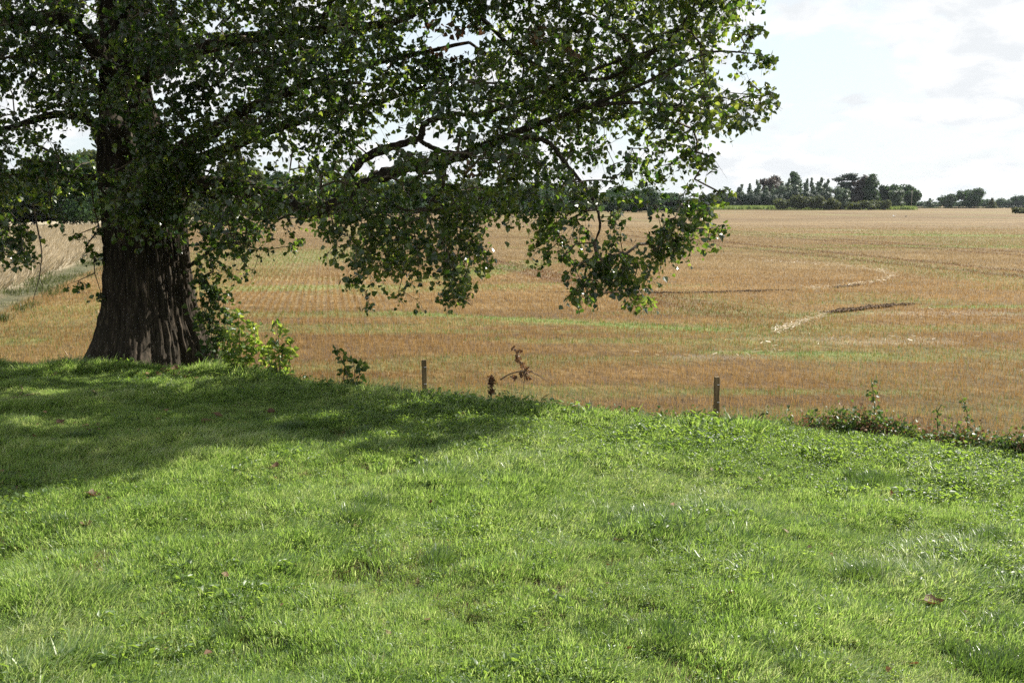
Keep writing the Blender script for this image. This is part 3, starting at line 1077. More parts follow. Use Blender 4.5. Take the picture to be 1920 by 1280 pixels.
# ------------------------------------------------------------------ the big poplar
SHADE = [(-6000, 600), (-400, 670), (0, 668), (170, 680), (300, 690), (420, 712), (520, 722), (600, 716), (800, 738), (960, 756), (1020, 772), (985, 788), (905, 803), (862, 822), (846, 850), (760, 862), (640, 868), (560, 874),
         (490, 893), (330, 908), (150, 905), (30, 935), (-300, 1000), (-4000, 1500)]
TANE = math.tan(SUN_EL)
SXY = SUN[:2] / np.linalg.norm(SUN[:2])


def shadow_ok(P):
    P = np.atleast_2d(P)
    L = P.copy()
    for gz in (0.0,):
        t = (P[:, 2] - gz) / TANE
        L[:, 0] = P[:, 0] - SXY[0] * t
        L[:, 1] = P[:, 1] - SXY[1] * t
        L[:, 2] = gz
    px, py, dep = proj(L)
    vis = (dep > 2) & (px > -140) & (px < 2100) & (py < 1420)
    return ~vis | inpoly(px, py, SHADE)


OUT = [(-420, -260), (1402, -260), (1402, 18), (1385, 42), (1338, 60), (1335, 120), (1345, 150), (1395, 165), (1432, 178), (1400, 205), (1350, 222), (1318, 250), (1340, 290), (1312, 318), (1300, 345), (1335, 372), (1318, 392),
       (1290, 440), (1262, 452), (1250, 500), (1212, 550), (1180, 555), (1150, 522), (1095, 545), (1072, 500), (1082, 462), (1010, 462), (1000, 432), (1020, 408), (985, 392), (930, 385), (900, 412), (896, 490), (862, 545), (845, 545),
       (838, 500), (805, 465), (772, 530), (757, 520), (752, 480), (706, 510), (668, 505), (662, 470), (622, 445), (610, 405), (572, 392), (520, 420), (482, 452), (440, 470), (398, 470), (372, 440), (340, 452), (280, 462), (232, 420),
       (200, 372), (120, 392), (55, 392), (42, 470), (12, 478), (-20, 430), (-420, 420)]
# regions with fewer leaves: (cx, cy, rx, ry, share that stays)
HOLES = [(150, 262, 45, 40, .02), (120, 240, 40, 28, .10), (40, 215, 60, 22, .25), (25, 275, 45, 22, .3), (95, 365, 95, 40, .30), (415, 262, 26, 20, .08), (508, 290, 42, 26, .08), (560, 300, 30, 20, .3), (740, 235, 55, 25, .30), (800, 258, 42, 22, .10), (745, 305, 30, 18, .15), (850, 255, 40, 22, .3),
         (880, 325, 75, 22, .12), (860, 225, 55, 14, .35), (1185, 245, 40, 34, .25), (1045, 262, 45, 25, .35), (1280, 105, 25, 25, .35), (1335, 245, 25, 35, .4), (985, 355, 45, 22, .45), (700, 320, 26, 16, .3), (20, 170, 40, 22, .3),
         (1000, 20, 30, 20, .3), (830, 20, 30, 14, .3), (930, 55, 26, 14, .4), (610, 90, 20, 20, .5), (280, 470, 90, 60, .35), (205, 320, 20, 50, .3), (228, 256, 34, 50, .03), (245, 150, 26, 60, .5), (1130, 30, 22, 14, .4), (1000, 420, 30, 20, .5), (640, 430, 30, 25, .5), (1230, 300, 30, 18, .4)]
# sprigs that leave the crown's outline: (px, py, how far leaves spread, number of clusters)
SPRIGS = [(1410, 52, 14, 5), (1425, 105, 18, 6), (1395, 100, 14, 4), (1440, 112, 10, 3), (1400, 62, 12, 3), (1372, 128, 12, 3), (1420, 172, 20, 7), (1445, 182, 12, 5), (1385, 225, 12, 4), (1410, 228, 9, 2), (1350, 355, 14, 4), (1368, 358, 7, 2),
          (1340, 428, 12, 3), (1356, 424, 7, 2), (1328, 448, 8, 2), (1300, 428, 10, 3), (686, 575, 8, 2), (688, 540, 7, 1), (750, 548, 8, 2), (785, 562, 6, 1), (845, 552, 12, 4), (855, 530, 14, 4), (908, 500, 9, 3), (900, 470, 12, 4), (1088, 560, 10, 3), (1105, 555, 8, 2), (1186, 568, 9, 3), (1215, 560, 9, 3), (1060, 470, 10, 3),
          (1000, 462, 10, 3), (1030, 470, 9, 2), (1018, 428, 9, 2), (22, 488, 8, 3), (48, 480, 8, 3), (8, 470, 10, 3), (52, 445, 10, 3), (150, 440, 8, 3), (165, 460, 9, 3), (180, 480, 8, 3), (150, 530, 9, 3), (180, 555, 8, 3), (135, 535, 6, 1), (186, 430, 9, 3),
          (505, 462, 8, 2), (545, 455, 10, 3), (470, 505, 8, 2), (440, 520, 8, 2), (415, 500, 12, 4), (378, 520, 10, 6), (400, 545, 12, 6), (392, 485, 12, 6), (385, 590, 10, 5), (440, 455, 14, 5), (405, 440, 14, 5), (470, 430, 14, 4), (410, 620, 9, 4), (620, 470, 9, 2), (655, 520, 9, 3), (560, 450, 7, 2)]

TY = 19.25                                                     # depth of the trunk's axis
def lim(rows):
    """limb rows (px, py, depth, thickness px) -> x, y, z, radius"""
    out = []
    for px, py, Y, th in rows:
        p = at(px, py, Y)
        out.append((*p, th * .5 / F * Y))
    return spline(np.array(out), 7)


LIMBS = {
    'low': lim([(318, 345, 19.1, 44), (400, 350, 18.6, 37), (455, 352, 18.2, 32), (510, 366, 17.8, 30), (570, 396, 17.4, 29), (640, 382, 17.2, 27), (690, 345, 17.0, 25), (735, 322, 16.9, 23), (806, 308, 16.8, 20), (873, 290, 16.7, 18), (930, 265, 16.6, 15), (1000, 236, 16.6, 11),
                (1100, 203, 16.5, 8), (1200, 192, 16.4, 6), (1320, 205, 16.4, 4)]),
    'low_b': lim([(940, 262, 16.6, 10), (993, 257, 16.5, 10), (1030, 268, 16.5, 9), (1048, 290, 16.4, 8.5), (1065, 312, 16.3, 8), (1110, 370, 16.2, 6), (1125, 420, 16.1, 5), (1115, 455, 16.1, 3)]),
    'mid': lim([(640, 382, 17.2, 19), (655, 332, 17.2, 17), (692, 292, 17.1, 15), (762, 267, 17, 14), (788, 258, 16.95, 13), (798, 231, 16.9, 11), (850, 214, 16.8, 9), (900, 215, 16.7, 8), (1000, 180, 16.6, 6), (1130, 125, 16.5, 5), (1230, 92, 16.5, 4)]),
    'mid_b': lim([(786, 262, 16.95, 9), (803, 274, 16.9, 9), (832, 284, 16.8, 9), (872, 291, 16.7, 8)]),
    'rise': lim([(315, 300, 19.1, 36), (400, 245, 18.5, 27), (463, 207, 18, 21), (560, 165, 17.6, 15), (700, 120, 17.2, 10), (880, 80, 16.8, 6)]),
    'rise_b': lim([(322, 322, 19.0, 32), (430, 277, 18.4, 22), (520, 240, 17.9, 18), (600, 215, 17.6, 13), (700, 196, 17.3, 9), (800, 160, 17, 5)]),
    'upper': lim([(265, 140, 19.2, 36), (400, 85, 18.4, 24), (560, 62, 17.7, 19), (677, 50, 17.3, 16), (735, 43, 17.1, 14), (775, 26, 17, 11), (850, -15, 16.9, 9), (960, -60, 16.8, 6)]),
    'tip': lim([(850, -15, 16.9, 9), (1000, 120, 16.7, 8), (1120, 150, 16.6, 8), (1195, 115, 16.5, 8), (1250, 80, 16.5, 7), (1290, 30, 16.5, 5), (1330, -40, 16.5, 3)]),
    'right': lim([(1090, 205, 16.5, 7), (1200, 160, 16.45, 6), (1280, 118, 16.4, 5), (1343, 97, 16.4, 4), (1405, 100, 16.4, 2.5)]),
    'right_b': lim([(1200, 192, 16.4, 6), (1310, 213, 16.4, 5), (1350, 205, 16.4, 4), (1395, 183, 16.4, 3), (1440, 178, 16.4, 2)]),
    'left': lim([(215, 332, 19.2, 13), (100, 331, 19.6, 11), (0, 329, 20, 10), (-150, 318, 20.5, 8)]),
    'left_b': lim([(222, 318, 19.2, 34), (192, 262, 19, 25), (168, 225, 18.8, 18), (100, 216, 18.7, 13), (0, 244, 18.6, 10), (-140, 275, 18.5, 6)]),
    'left_c': lim([(235, 165, 19.1, 34), (140, 48, 18.2, 28), (70, 35, 17.8, 25), (0, 42, 17.4, 23), (-200, 30, 17, 15)]),
    'stub': lim([(262, 325, 18.75, 30), (244, 290, 18.0, 40), (226, 256, 17.55, 36), (204, 220, 17.2, 32)]),
    'shoot': lim([(352, 500, 18.8, 8), (372, 488, 18.4, 7), (390, 473, 18.2, 6), (415, 458, 18.1, 5), (450, 455, 18, 3.5), (475, 465, 18, 2.5), (492, 468, 18, 2)]),
}
for nm, pts in {'top_a': [(-6.9, 19.2, 7.4, .36), (-7.4, 18.6, 10, .28), (-8.4, 17.5, 13, .18), (-9, 16.5, 16, .07)],
                'top_b': [(-6.9, 19.2, 7.4, .36), (-6.3, 20.0, 10.5, .28), (-5.2, 21, 14, .17), (-4.8, 21.5, 17, .06)],
                'top_c': [(-6.9, 19.0, 6.8, .26), (-4.6, 18.0, 8.8, .2), (-1.8, 17.0, 10.6, .12), (.8, 16.4, 11.8, .05)],
                'top_d': [(-7.0, 19.4, 6.6, .26), (-10, 20.0, 8.5, .2), (-13.5, 20.5, 9.8, .11), (-16, 20.5, 10.5, .05)],
                'top_e': [(-6.9, 18.9, 7.0, .24), (-7.6, 16.0, 8.8, .17), (-8.6, 13.2, 9.6, .09), (-9.2, 11.5, 9.9, .04)]}.items():
    LIMBS[nm] = spline(np.array(pts), 7)


def build_trunk_mesh():
    """furrowed bole: height-wise half widths read from the photograph, turned into a fluted solid"""
    rows = [(-0.9, 158, 402), (0.0, 164, 394), (.35, 176, 383), (.75, 184, 374), (1.3, 190, 367), (2.0, 194, 362), (2.8, 196, 359), (3.4, 194, 352), (3.8, 194, 340), (4.3, 198, 324), (4.9, 204, 305), (5.6, 210, 290), (6.4, 216, 280), (7.6, 224, 270)]
    zz = np.array([r[0] for r in rows])
    xl = np.array([(r[1] - 960) / F * TY for r in rows])
    xr = np.array([(r[2] - 960) / F * TY for r in rows])
    nz, na = 260, 384
    z = np.linspace(-.9, 7.6, nz)
    cxm, rm = np.interp(z, zz, (xl + xr) / 2), np.interp(z, zz, (xr - xl) / 2)
    k = np.ones(9) / 9
    sm = lambda a: np.convolve(np.pad(a, 4, 'edge'), k, 'valid')
    cxm, rm = sm(cxm), sm(rm) * np.interp(z, [.2, 1.4], [.93, .865])
    th = np.linspace(0, 2 * math.pi, na, endpoint=False)
    TH, Z = np.meshgrid(th, z)
    c, s = np.cos(TH), np.sin(TH)
    Rr = np.repeat(rm[:, None], na, 1)
    # buttresses that run out into the ground
    low = np.exp(-np.maximum(Z, 0) / .55)
    lob = .055 * np.cos(5 * TH + .7 + .25 * Z) + .04 * np.cos(9 * TH + 1.9) + .02 * np.cos(3 * TH - .4 + .2 * Z)
    Rr = Rr * (1 + lob * (.35 + 2.3 * low) + .10 * low)
    # bark: long plaited ridges with deep furrows between them
    wv = TH * 27 + 1.1 * np.sin(Z * 1.3 + TH * 3)
    warp = 2.6 * (fbm(c * 3 + Z * .45 + 7, s * 3 + Z * .9, 90, 3) - .5)
    f1 = vnoise((wv + warp) * .55, Z * 1.3 + 3 * c, 91)
    f2 = vnoise((TH * 41 + 2 * warp) * .9, Z * 1.7 + 2 * s, 92)
    ridge = 1 - np.abs(2 * f1 - 1)
    ridge2 = 1 - np.abs(2 * f2 - 1)
    Rr = Rr + .075 * (ridge ** 1.4 - .5) + .055 * (ridge2 ** 1.5 - .4) + .02 * (fbm(c * 14 + 3, Z * 4 + s * 14, 93, 3) - .5)
    X = cxm[:, None] + Rr * c
    Y = TY + Rr * s * .92
    V = np.column_stack([X.ravel(), Y.ravel(), Z.ravel()])
    i, j = np.meshgrid(np.arange(nz - 1), np.arange(na), indexing='ij')
    j2 = (j + 1) % na
    Q = np.stack([i * na + j, i * na + j2, (i + 1) * na + j2, (i + 1) * na + j], -1).reshape(-1, 4)
    V = np.vstack([V, [(cxm[-1], TY, 7.7)]])
    T = np.stack([np.full(na, len(V) - 1), (nz - 1) * na + np.arange(na), (nz - 1) * na + (np.arange(na) + 1) % na], 1)
    return V, [Q, T]


def build_poplar():
    base = gnd(275, 690, 0)
    BX = float((277 - 960) / F * TY)
    root = thing('poplar_tree', 'huge old poplar with furrowed trunk and drooping leafy limbs on the lawn', 'tree', (BX, TY, -0.1))
    off = np.array([BX, TY, -0.1])
    V, FS = build_trunk_mesh()
    link('trunk', np_mesh('trunk', V - off, FS, [M['bark']], smooth=True), root)
    for nm, L in LIMBS.items():
        P, r = L[:, :3], L[:, 3].copy()
        # bumpy, slightly kinked limb
        jit = rng.normal(0, 1, P.shape) * (r * .12)[:, None]
        V, FS = tube(P + jit, r * (1 + .08 * rng.normal(size=len(r))), 12 if r.max() > .08 else 7, .07)
        o = link('limb', np_mesh('limb', V - off, FS, [M['bark']], smooth=True), root)
        if nm == 'stub':
            o['label'] = 'sunlit broken limb stub with rough bark'
    # ---- where leaf clusters stand
    C, RAD, KIND = [], [], []
    n = 40000
    px, py = rng.uniform(-420, 1450, n), rng.uniform(-260, 600, n)
    ok = inpoly(px, py, OUT)
    for hx, hy, rx, ry, s in HOLES:
        e = ((px - hx) / rx) ** 2 + ((py - hy) / ry) ** 2
        ok &= (e > 1) | (rng.random(n) < s)
    px, py = px[ok], py[ok]
    tgt = 6000
    for a, b in zip(px, py):
        if len(C) >= tgt:
            break
        for _ in range(8):
            if a < 190:
                Y = rng.uniform(15.8, 21.5)
            elif a < 400:
                Y = rng.uniform(16.2, 17.9) if b > 120 else rng.uniform(15.5, 21)
            elif a < 620:
                Y = rng.uniform(15.2, 19.5)
            else:
                Y = rng.uniform(14.6, 18.6)
            p = at(a, b, Y)
            # clumpy: noise in true space opens gaps between sprays
            cl = fbm(p[0] * 1.15 + 11, p[2] * 1.45 + p[1] * .9, 33, 3)
            if cl < .47 + .06 * rng.random():
                continue
            if shadow_ok(p)[0]:
                C.append(p)
                RAD.append(.24)
                KIND.append(0)
                break
    for sx_, sy_, sp, k in SPRIGS:
        Y0 = 18.3 if sx_ < 620 else (16.4 if sx_ > 980 else 16.8)
        if 120 < sx_ < 190:
            Y0 = 18.9
        for _ in range(k):
            p = at(sx_ + rng.normal(0, sp * .6), sy_ + rng.normal(0, sp * .5), Y0 + rng.normal(0, .15))
            C.append(p)
            RAD.append(.12)
            KIND.append(1)
    C = np.array(C)
    nin = len(C)
    # the crown above and beside the frame
    m = 14000
    d = unit(m) * (rng.uniform(.35, 1, m) ** .5)[:, None]
    U = np.array([-7.4, 15.8, 10.4]) + d * np.array([11.5, 9.5, 8.2])
    qx, qy, dep = proj(U)
    keep = ((qy < -40 - F * 1.0 / np.maximum(dep, 1)) | (qx < -40 - F * 1.0 / np.maximum(dep, 1)) | (dep < -1)) & shadow_ok(U) & (U[:, 2] > 3.2) & (fbm(U[:, 0] * .8, U[:, 2] * .8 + U[:, 1] * .5, 37, 3) > .49)
    U = U[keep][:1500]
    ex = []
    lo = [(p[0], p[1]) for p in SHADE if p[1] > 780]
    lo.sort()
    for _ in range(2600):  # unseen sprays added so that their shadow fills the near edge of the shade
        a_ = rng.uniform(-260, 940)
        yb_ = np.interp(a_, [q[0] for q in lo], [q[1] for q in lo])
        g_ = gnd(a_, yb_ - 6 - 75 * rng.random() ** 1.5, 0)
        z_ = rng.uniform(4.6, 13)
        p = np.array([g_[0] + SXY[0] * z_ / TANE, g_[1] + SXY[1] * z_ / TANE, z_])
        qx_, qy_, qd_ = proj(p)
        if (qy_[0] < -40 - F / max(qd_[0], 1) or qx_[0] < -40 - F / max(qd_[0], 1)) and fbm(p[0] * .8, p[2] * .8 + p[1] * .5, 38, 3) > .44:
            ex.append(p)
        if len(ex) >= 330:
            break
    print('edge clusters', len(ex))
    U = np.vstack([U, np.array(ex)])
    C = np.vstack([C, U])
    RAD = np.array(RAD + [.42] * len(U))
    KIND = np.array(KIND + [2] * len(U))
    print('leaf clusters', nin, len(U))
    # extra sprays in front of the upper bole
    ex = []
    for _ in range(900):
        p = at(rng.uniform(198, 330), rng.uniform(-20, 235), rng.uniform(15.3, 17.9))
        qx_, qy_, _d = proj(p)
        if shadow_ok(p)[0] and fbm(p[0] * 1.4, p[2] * 1.4, 39, 2) > .42 and not (192 < qx_[0] < 262 and qy_[0] > 190):
            ex.append(p)
        if len(ex) >= 100:
            break
    C = np.vstack([C, np.array(ex)])
    RAD = np.append(RAD, np.full(len(ex), .24))
    KIND = np.append(KIND, np.zeros(len(ex), int))
    # gaps through which the sun reaches the lawn in streaks
    L = C[:, :2] - SXY[None] * (C[:, 2:3] / TANE)
    drop = np.zeros(len(C), bool)
    flecks = [((240, 722), 1.5, .22), ((45, 800), 1.1, .28), ((400, 884), 1.2, .35), ((480, 872), .8, .3), ((300, 752), .7, .15), ((560, 800), .7, .2), ((680, 838), .6, .25), ((150, 850), .9, .2), ((740, 775), .5, .2), ((20, 745), .7, .18), ((840, 800), .6, .25), ((260, 900), .6, .3)]
    for _ in range(7):
        flecks.append(((rng.uniform(-60, 880), rng.uniform(712, 890)), rng.uniform(.2, .5), rng.uniform(.12, .22)))
    for p_, a_, b_ in flecks:
        q = gnd(*p_, 0)[:2]
        u_ = ((L[:, 0] - q[0]) / (a_ + .22)) ** 2 + ((L[:, 1] - q[1]) / (b_ + .20)) ** 2
        drop |= (u_ < .72) & (rng.random(len(C)) < .86)
    # the heavy limbs stay in sight: thin the sprays in front of them
    qx_, qy_, qd_ = proj(C)
    for nm, a_, b_, wd_ in (('low', 470, 960, 20), ('mid', 690, 900, 14)):
        lx, ly, ld = proj(LIMBS[nm][:, :3])
        for x_, y_, d_ in zip(lx, ly, ld):
            if a_ < x_ < b_:
                drop |= (np.hypot(qx_ - x_, qy_ - y_) < wd_) & (qd_ < d_ + .3) & (rng.random(len(C)) < .07)
    # the broken stub stands in a shaft of sun, free of sprays
    sp_ = LIMBS['stub'][:, :3]
    for q in (sp_[8], sp_[13], sp_[-1]):
        v_ = C - q
        al = v_ @ SUN
        drop |= (al > 0) & (np.linalg.norm(v_ - al[:, None] * SUN, axis=1) < np.where(KIND == 2, .5, .3))
    drop |= (np.abs(qx_ - 226) < 36) & (np.abs(qy_ - 256) < 50) & (qd_ < 17.8) & (rng.random(len(C)) < .7)
    C, RAD, KIND = C[~drop], RAD[~drop], KIND[~drop]
    print('kept', len(C))
    # ---- twigs: each cluster joins the nearest part of the growing tree
    nodes = [L[3:, :3] for nm, L in LIMBS.items() if nm != 'stub']
    NP = np.vstack(nodes)
    par = -np.ones(len(NP), int)
    cap = len(NP) + 4 * len(C) + 10
    POS = np.zeros((cap, 3))
    POS[:len(NP)] = NP
    PAR = -np.ones(cap, int)
    used = len(NP)
    d0 = np.array([np.min(np.sum((NP - c) ** 2, 1)) for c in C])
    leafnode = np.zeros(len(C), int)
    for ci in np.argsort(d0):
        c = C[ci]
        dv = POS[:used] - c
        cost = np.linalg.norm(dv, axis=1) + .5 * np.maximum(-dv[:, 2], 0)
        b = int(np.argmin(cost))
        L = np.linalg.norm(POS[b] - c)
        k = min(3, int(L / .45))
        prev = b
        for s in range(1, k + 1):
            t = s / (k + 1)
            q = POS[b] * (1 - t) + c * t + np.array([0, 0, .10 * L * math.sin(math.pi * t)]) + rng.normal(0, .045, 3)
            POS[used] = q
            PAR[used] = prev
            prev = used
            used += 1
        POS[used] = c
        PAR[used] = prev
        leafnode[ci] = used
        used += 1
    w2 = np.zeros(used)
    w2[leafnode] = 1
    for i in range(used - 1, len(NP) - 1, -1):
        if PAR[i] >= 0:
            w2[PAR[i]] += w2[i]
    idx = np.arange(len(NP), used)
    rr = np.clip(.0036 * np.sqrt(w2), .0035, .05)
    A, B = POS[PAR[idx]], POS[idx]
    ra = np.where(PAR[idx] >= len(NP), rr[PAR[idx]], rr[idx] * 1.15)
    V, FS = prisms(A, B, np.minimum(ra, rr[idx] * 1.6), rr[idx])
    link('twigs', np_mesh('twigs', V - off, FS, [M['twig']]), root, kind='stuff')
    # ---- leaves
    NL = np.where(KIND == 0, 20, np.where(KIND == 1, 9, 24))
    ci = np.repeat(np.arange(len(C)), NL)
    n = len(ci)
    up = (A[leafnode - len(NP)] - C)
    up /= np.linalg.norm(up, axis=1)[:, None] + 1e-9
    KT = 4                                        # short twiglets that carry the leaves of one cluster
    tw = unit(len(C) * KT) * np.array([1, 1, .7]) + np.array([0, 0, -.45]) - .35 * np.repeat(up, KT, 0)
    tw /= np.linalg.norm(tw, axis=1)[:, None]
    tl = np.repeat(RAD, KT) * rng.uniform(.8, 1.9, len(tw))
    which = ci * KT + rng.integers(0, KT, n)
    t = rng.random(n) ** .8
    sag = np.zeros((n, 3))
    sag[:, 2] = -.35 * t * t * tl[which]
    P = C[ci] + tw[which] * (t * tl[which])[:, None] + sag + unit(n) * (.02 + .05 * rng.random(n) * (1 + (KIND[ci] == 2) * 1.5))[:, None]
    e1 = C + 0
    TA = np.repeat(C, KT, 0)
    TB = TA + tw * tl[:, None] * .95 + np.column_stack([0 * tl, 0 * tl, -.32 * tl])
    vis_t = np.repeat(KIND < 2, KT)
    V, FS = prisms(TA[vis_t], TB[vis_t], np.full(vis_t.sum(), .0032), np.full(vis_t.sum(), .0018), 3)
    link('twiglets', np_mesh('twiglets', V - off, FS, [M['twig']]), root, kind='stuff')
    D = .75 * unit(n) + np.array([0, 0, -.55])
    N = unit(n) + np.array([.15, -.1, .35])
    S = np.clip(rng.normal(.083, .022, n), .04, .13) * np.where(KIND[ci] == 2, 1.75, 1)
    tint = np.clip(rng.normal(.45, .27, n) + .5 * (fbm(P[:, 0] * .9, P[:, 2] * .9, 3, 2) - .5), 0, 1)
    # brown withered patches
    brown = np.zeros(n, bool)
    for bx, by, rx, ry, pr in ((845, 78, 46, 34, .7), (890, 62, 24, 16, .6), (815, 45, 24, 16, .5), (1010, 60, 20, 26, .35), (1075, 90, 14, 14, .4), (885, 315, 14, 16, .5), (240, 250, 18, 18, .15)):
        qx, qy, _ = proj(P)
        brown |= (((qx - bx) / rx) ** 2 + ((qy - by) / ry) ** 2 < 1) & (rng.random(n) < pr)
    qx, qy, qd = proj(P)
    # the 300 leaves that show largest and freest: outermost sprays towards the viewer
    free = (~brown) & (KIND[ci] < 2) & (qx > 0) & (qx < 1900) & (((qy > 430) & (qx > 400)) | ((qx > 1330)))
    score = np.where(free, S / qd, 0)
    big = np.argsort(-score)[:300]
    isbig = np.zeros(n, bool)
    isbig[big] = True
    g = ~brown & ~isbig
    near = g & (KIND[ci] < 2)
    far = g & (KIND[ci] == 2)
    V1, F1 = leaves(P[near] - off, D[near], N[near], S[near])
    V2, F2 = leaves(P[far] - off, D[far], N[far], S[far], LEAF2D[[0, 1, 3, 5]] * np.array([1, 1.1, 1]), np.array([(0, 3, 2, 1)]))
    V, FS = merge([(V1, F1), (V2, F2)])
    link('foliage', np_mesh('foliage', V, FS, [M['poplar_leaf']], {'tint': np.concatenate([np.repeat(tint[near], 6), np.repeat(tint[far], 4)])}), root, kind='stuff')
    V, FS = leaves(P[brown] - off, D[brown], N[brown], S[brown])
    o = link('withered_foliage', np_mesh('withered_foliage', V, FS, [M['dead_leaf']], {'tint': np.repeat(tint[brown], 6)}), root, kind='stuff')
    o['label'] = 'patch of withered brown leaves'
    variants = [leaf_mesh('poplar_leaf', k / 5, .06 + .03 * k, M['poplar_leaf']) for k in range(6)]
    for q, i in enumerate(big):
        place_leaf(variants[q % 6], P[i] - off, D[i], N[i], S[i], root)
    return root


def leaf_mesh(name, tint, fold, mat, n=1):
    s = np.array([(-.35, 0, .0), (-.35, .012, 0), (0, .012, 0), (0, 0, 0), (.10, .30, fold), (.27, .48, fold), (.55, .36, fold * .7), (.8, .14, 0), (1, 0, -.1), (.8, -.14, 0), (.55, -.36, fold * .7), (.27, -.48, fold), (.10, -.30, fold)])
    f4 = np.array([(0, 3, 2, 1)])
    f7 = np.array([(3, 8, 7, 6, 5, 4), (3, 12, 11, 10, 9, 8)])
    return np_mesh(name, s, [f4, f7], [mat], {'tint': np.full(len(s), tint)})


def place_leaf(me, P, D, N, S, parent, name='leaf'):
    D = Vector(D).normalized()
    W = Vector(N).cross(D).normalized()
    Nn = D.cross(W)
    o = bpy.data.objects.new(name, me)
    COL.objects.link(o)
    o.parent = parent
    mt = Matrix((D * S, W * S, Nn * S)).transposed().to_4x4()
    mt.translation = Vector(P)
    o.matrix_local = mt
    return o


build_poplar()

# ------------------------------------------------------------------ young shoots at the lawn edge
YL = [leaf_mesh('young_leaf', k / 5, .05 + .04 * k, M['young_leaf']) for k in range(6)]
WL = [leaf_mesh('weed_leaf', k / 5, .05 + .04 * k, M['weed_leaf']) for k in range(6)]
DL = [leaf_mesh('dead_leaf', k / 5, .22 + .10 * k, M['dead_leaf']) for k in range(6)]


def sapling(name, label, cat, stems, Y, leafm, nleaf, size, spread=.06, stem_mat='twig', group=None, zb=None):
    """stems: lists of pixels from root to tip, all at about depth Y; each leaf its own part"""
    b = at(*stems[0][0], Y)
    b[2] = (lawn_z(b[0], b[1]) if y_edge(b[0]) - Y > -1.4 else FIELD_Z) if zb is None else zb
    t = thing(name, label, cat, tuple(map(float, b)), group)
    tot = sum(np.linalg.norm(np.diff(np.array(s, float), axis=0), axis=1).sum() for s in stems)
    for s in stems:
        pts = [at(*p, Y) + np.array([0, rng.normal(0, .05), 0]) for p in s]
        pts[0][2] = min(pts[0][2], b[2] + .05) - .03 if s is stems[0] else pts[0][2]
        P = spline(np.array(pts), 5)
        rad = np.linspace(.011, .004, len(P))
        V, FS = tube(P - b, rad, 5)
        link('stem', np_mesh('stem', V, FS, [M[stem_mat]], smooth=True), t)
        L = np.linalg.norm(np.diff(np.array(s, float), axis=0), axis=1).sum()
        k = max(3, int(nleaf * L / tot))
        for q in range(k):
            u = .12 + .88 * (q + rng.random()) / k
            p = P[min(len(P) - 1, int(u * (len(P) - 1)))]
            d = unit(1)[0] * np.array([1, 1, .5]) + np.array([0, 0, .1])
            d /= np.linalg.norm(d)
            pp = p + d * abs(rng.normal(0, spread)) + rng.normal(0, .02, 3)
            D = d + np.array([0, 0, -.35]) + .3 * unit(1)[0]
            place_leaf(leafm[int(rng.integers(6))], pp - b, D, unit(1)[0] + np.array([0, -.2, .5]), size * rng.uniform(.7, 1.25), t)
        if nleaf > 60:
            for q in range(6):
                d = unit(1)[0] * np.array([1, 1, .6])
                place_leaf(leafm[int(rng.integers(6))], P[-1] + .03 * d - b, d + np.array([0, 0, -.2]), unit(1)[0] + np.array([0, -.3, .6]), size * rng.uniform(1.0, 1.4), t)
    return t


sapling('sucker_shoot', 'dense dark green leafy suckers pressed against the big trunk\'s right side', 'shrub',
        [[(398, 690), (405, 640), (392, 580), (380, 530)], [(405, 690), (420, 630), (415, 560)], [(396, 690), (384, 620), (378, 560), (372, 500)], [(410, 690), (425, 650), (428, 600)], [(400, 690), (395, 650), (400, 600), (402, 545)], [(402, 680), (410, 600), (408, 520)]],
        18.15, WL, 400, .105, .16)
sapling('poplar_sapling', 'bushy young yellow green sapling between the suckers and a slimmer sapling', 'sapling',
        [[(440, 708), (448, 660), (450, 610), (447, 588)], [(445, 708), (430, 660), (425, 625)], [(450, 708), (470, 670), (477, 640), (475, 612)], [(455, 708), (488, 685), (493, 655)], [(445, 700), (438, 670), (440, 640)], [(448, 700), (460, 680), (465, 640)]],
        17.1, YL, 270, .105, .10)
sapling('poplar_sapling', 'slim young sapling with one big bright leaf tuft on top', 'sapling',
        [[(524, 716), (525, 680), (522, 640), (517, 608)], [(522, 716), (508, 685), (500, 655)], [(526, 716), (540, 690), (547, 655)], [(524, 700), (530, 665), (534, 640)], [(522, 700), (515, 670), (516, 640)]],
        16.9, YL, 140, .105, .075)
sapling('poplar_sapling', 'small leaning sapling standing alone left of the tall fence post', 'sapling',
        [[(654, 732), (650, 700), (642, 675), (632, 654)], [(656, 732), (664, 705), (662, 672)], [(656, 732), (670, 712), (677, 686)], [(654, 730), (646, 712), (645, 695)], [(658, 734), (672, 724)]],
        16.3, WL, 75, .095, .06)

# hanging dead twig left of the trunk
t = thing('dead_twig', 'thin bare twig hanging down left of the big trunk', 'twig', tuple(map(float, at(66, 395, 17.5))))
b = at(66, 395, 17.5)
P = spline(np.array([at(*p, 17.5) for p in ((62, 380), (70, 425), (78, 470), (76, 505), (70, 535), (62, 562))]), 4)
V, FS = tube(P - b, np.linspace(.016, .006, len(P)), 5)
link('stem', np_mesh('stem', V, FS, [M['twig']]), t)
V, FS = tube(np.array([P[14] - b, P[14] - b + (.05, 0, -.12), P[14] - b + (.03, 0, -.25)]), [.007, .006, .004], 4)
link('side_twig', np_mesh('side_twig', V, FS, [M['twig']]), t)


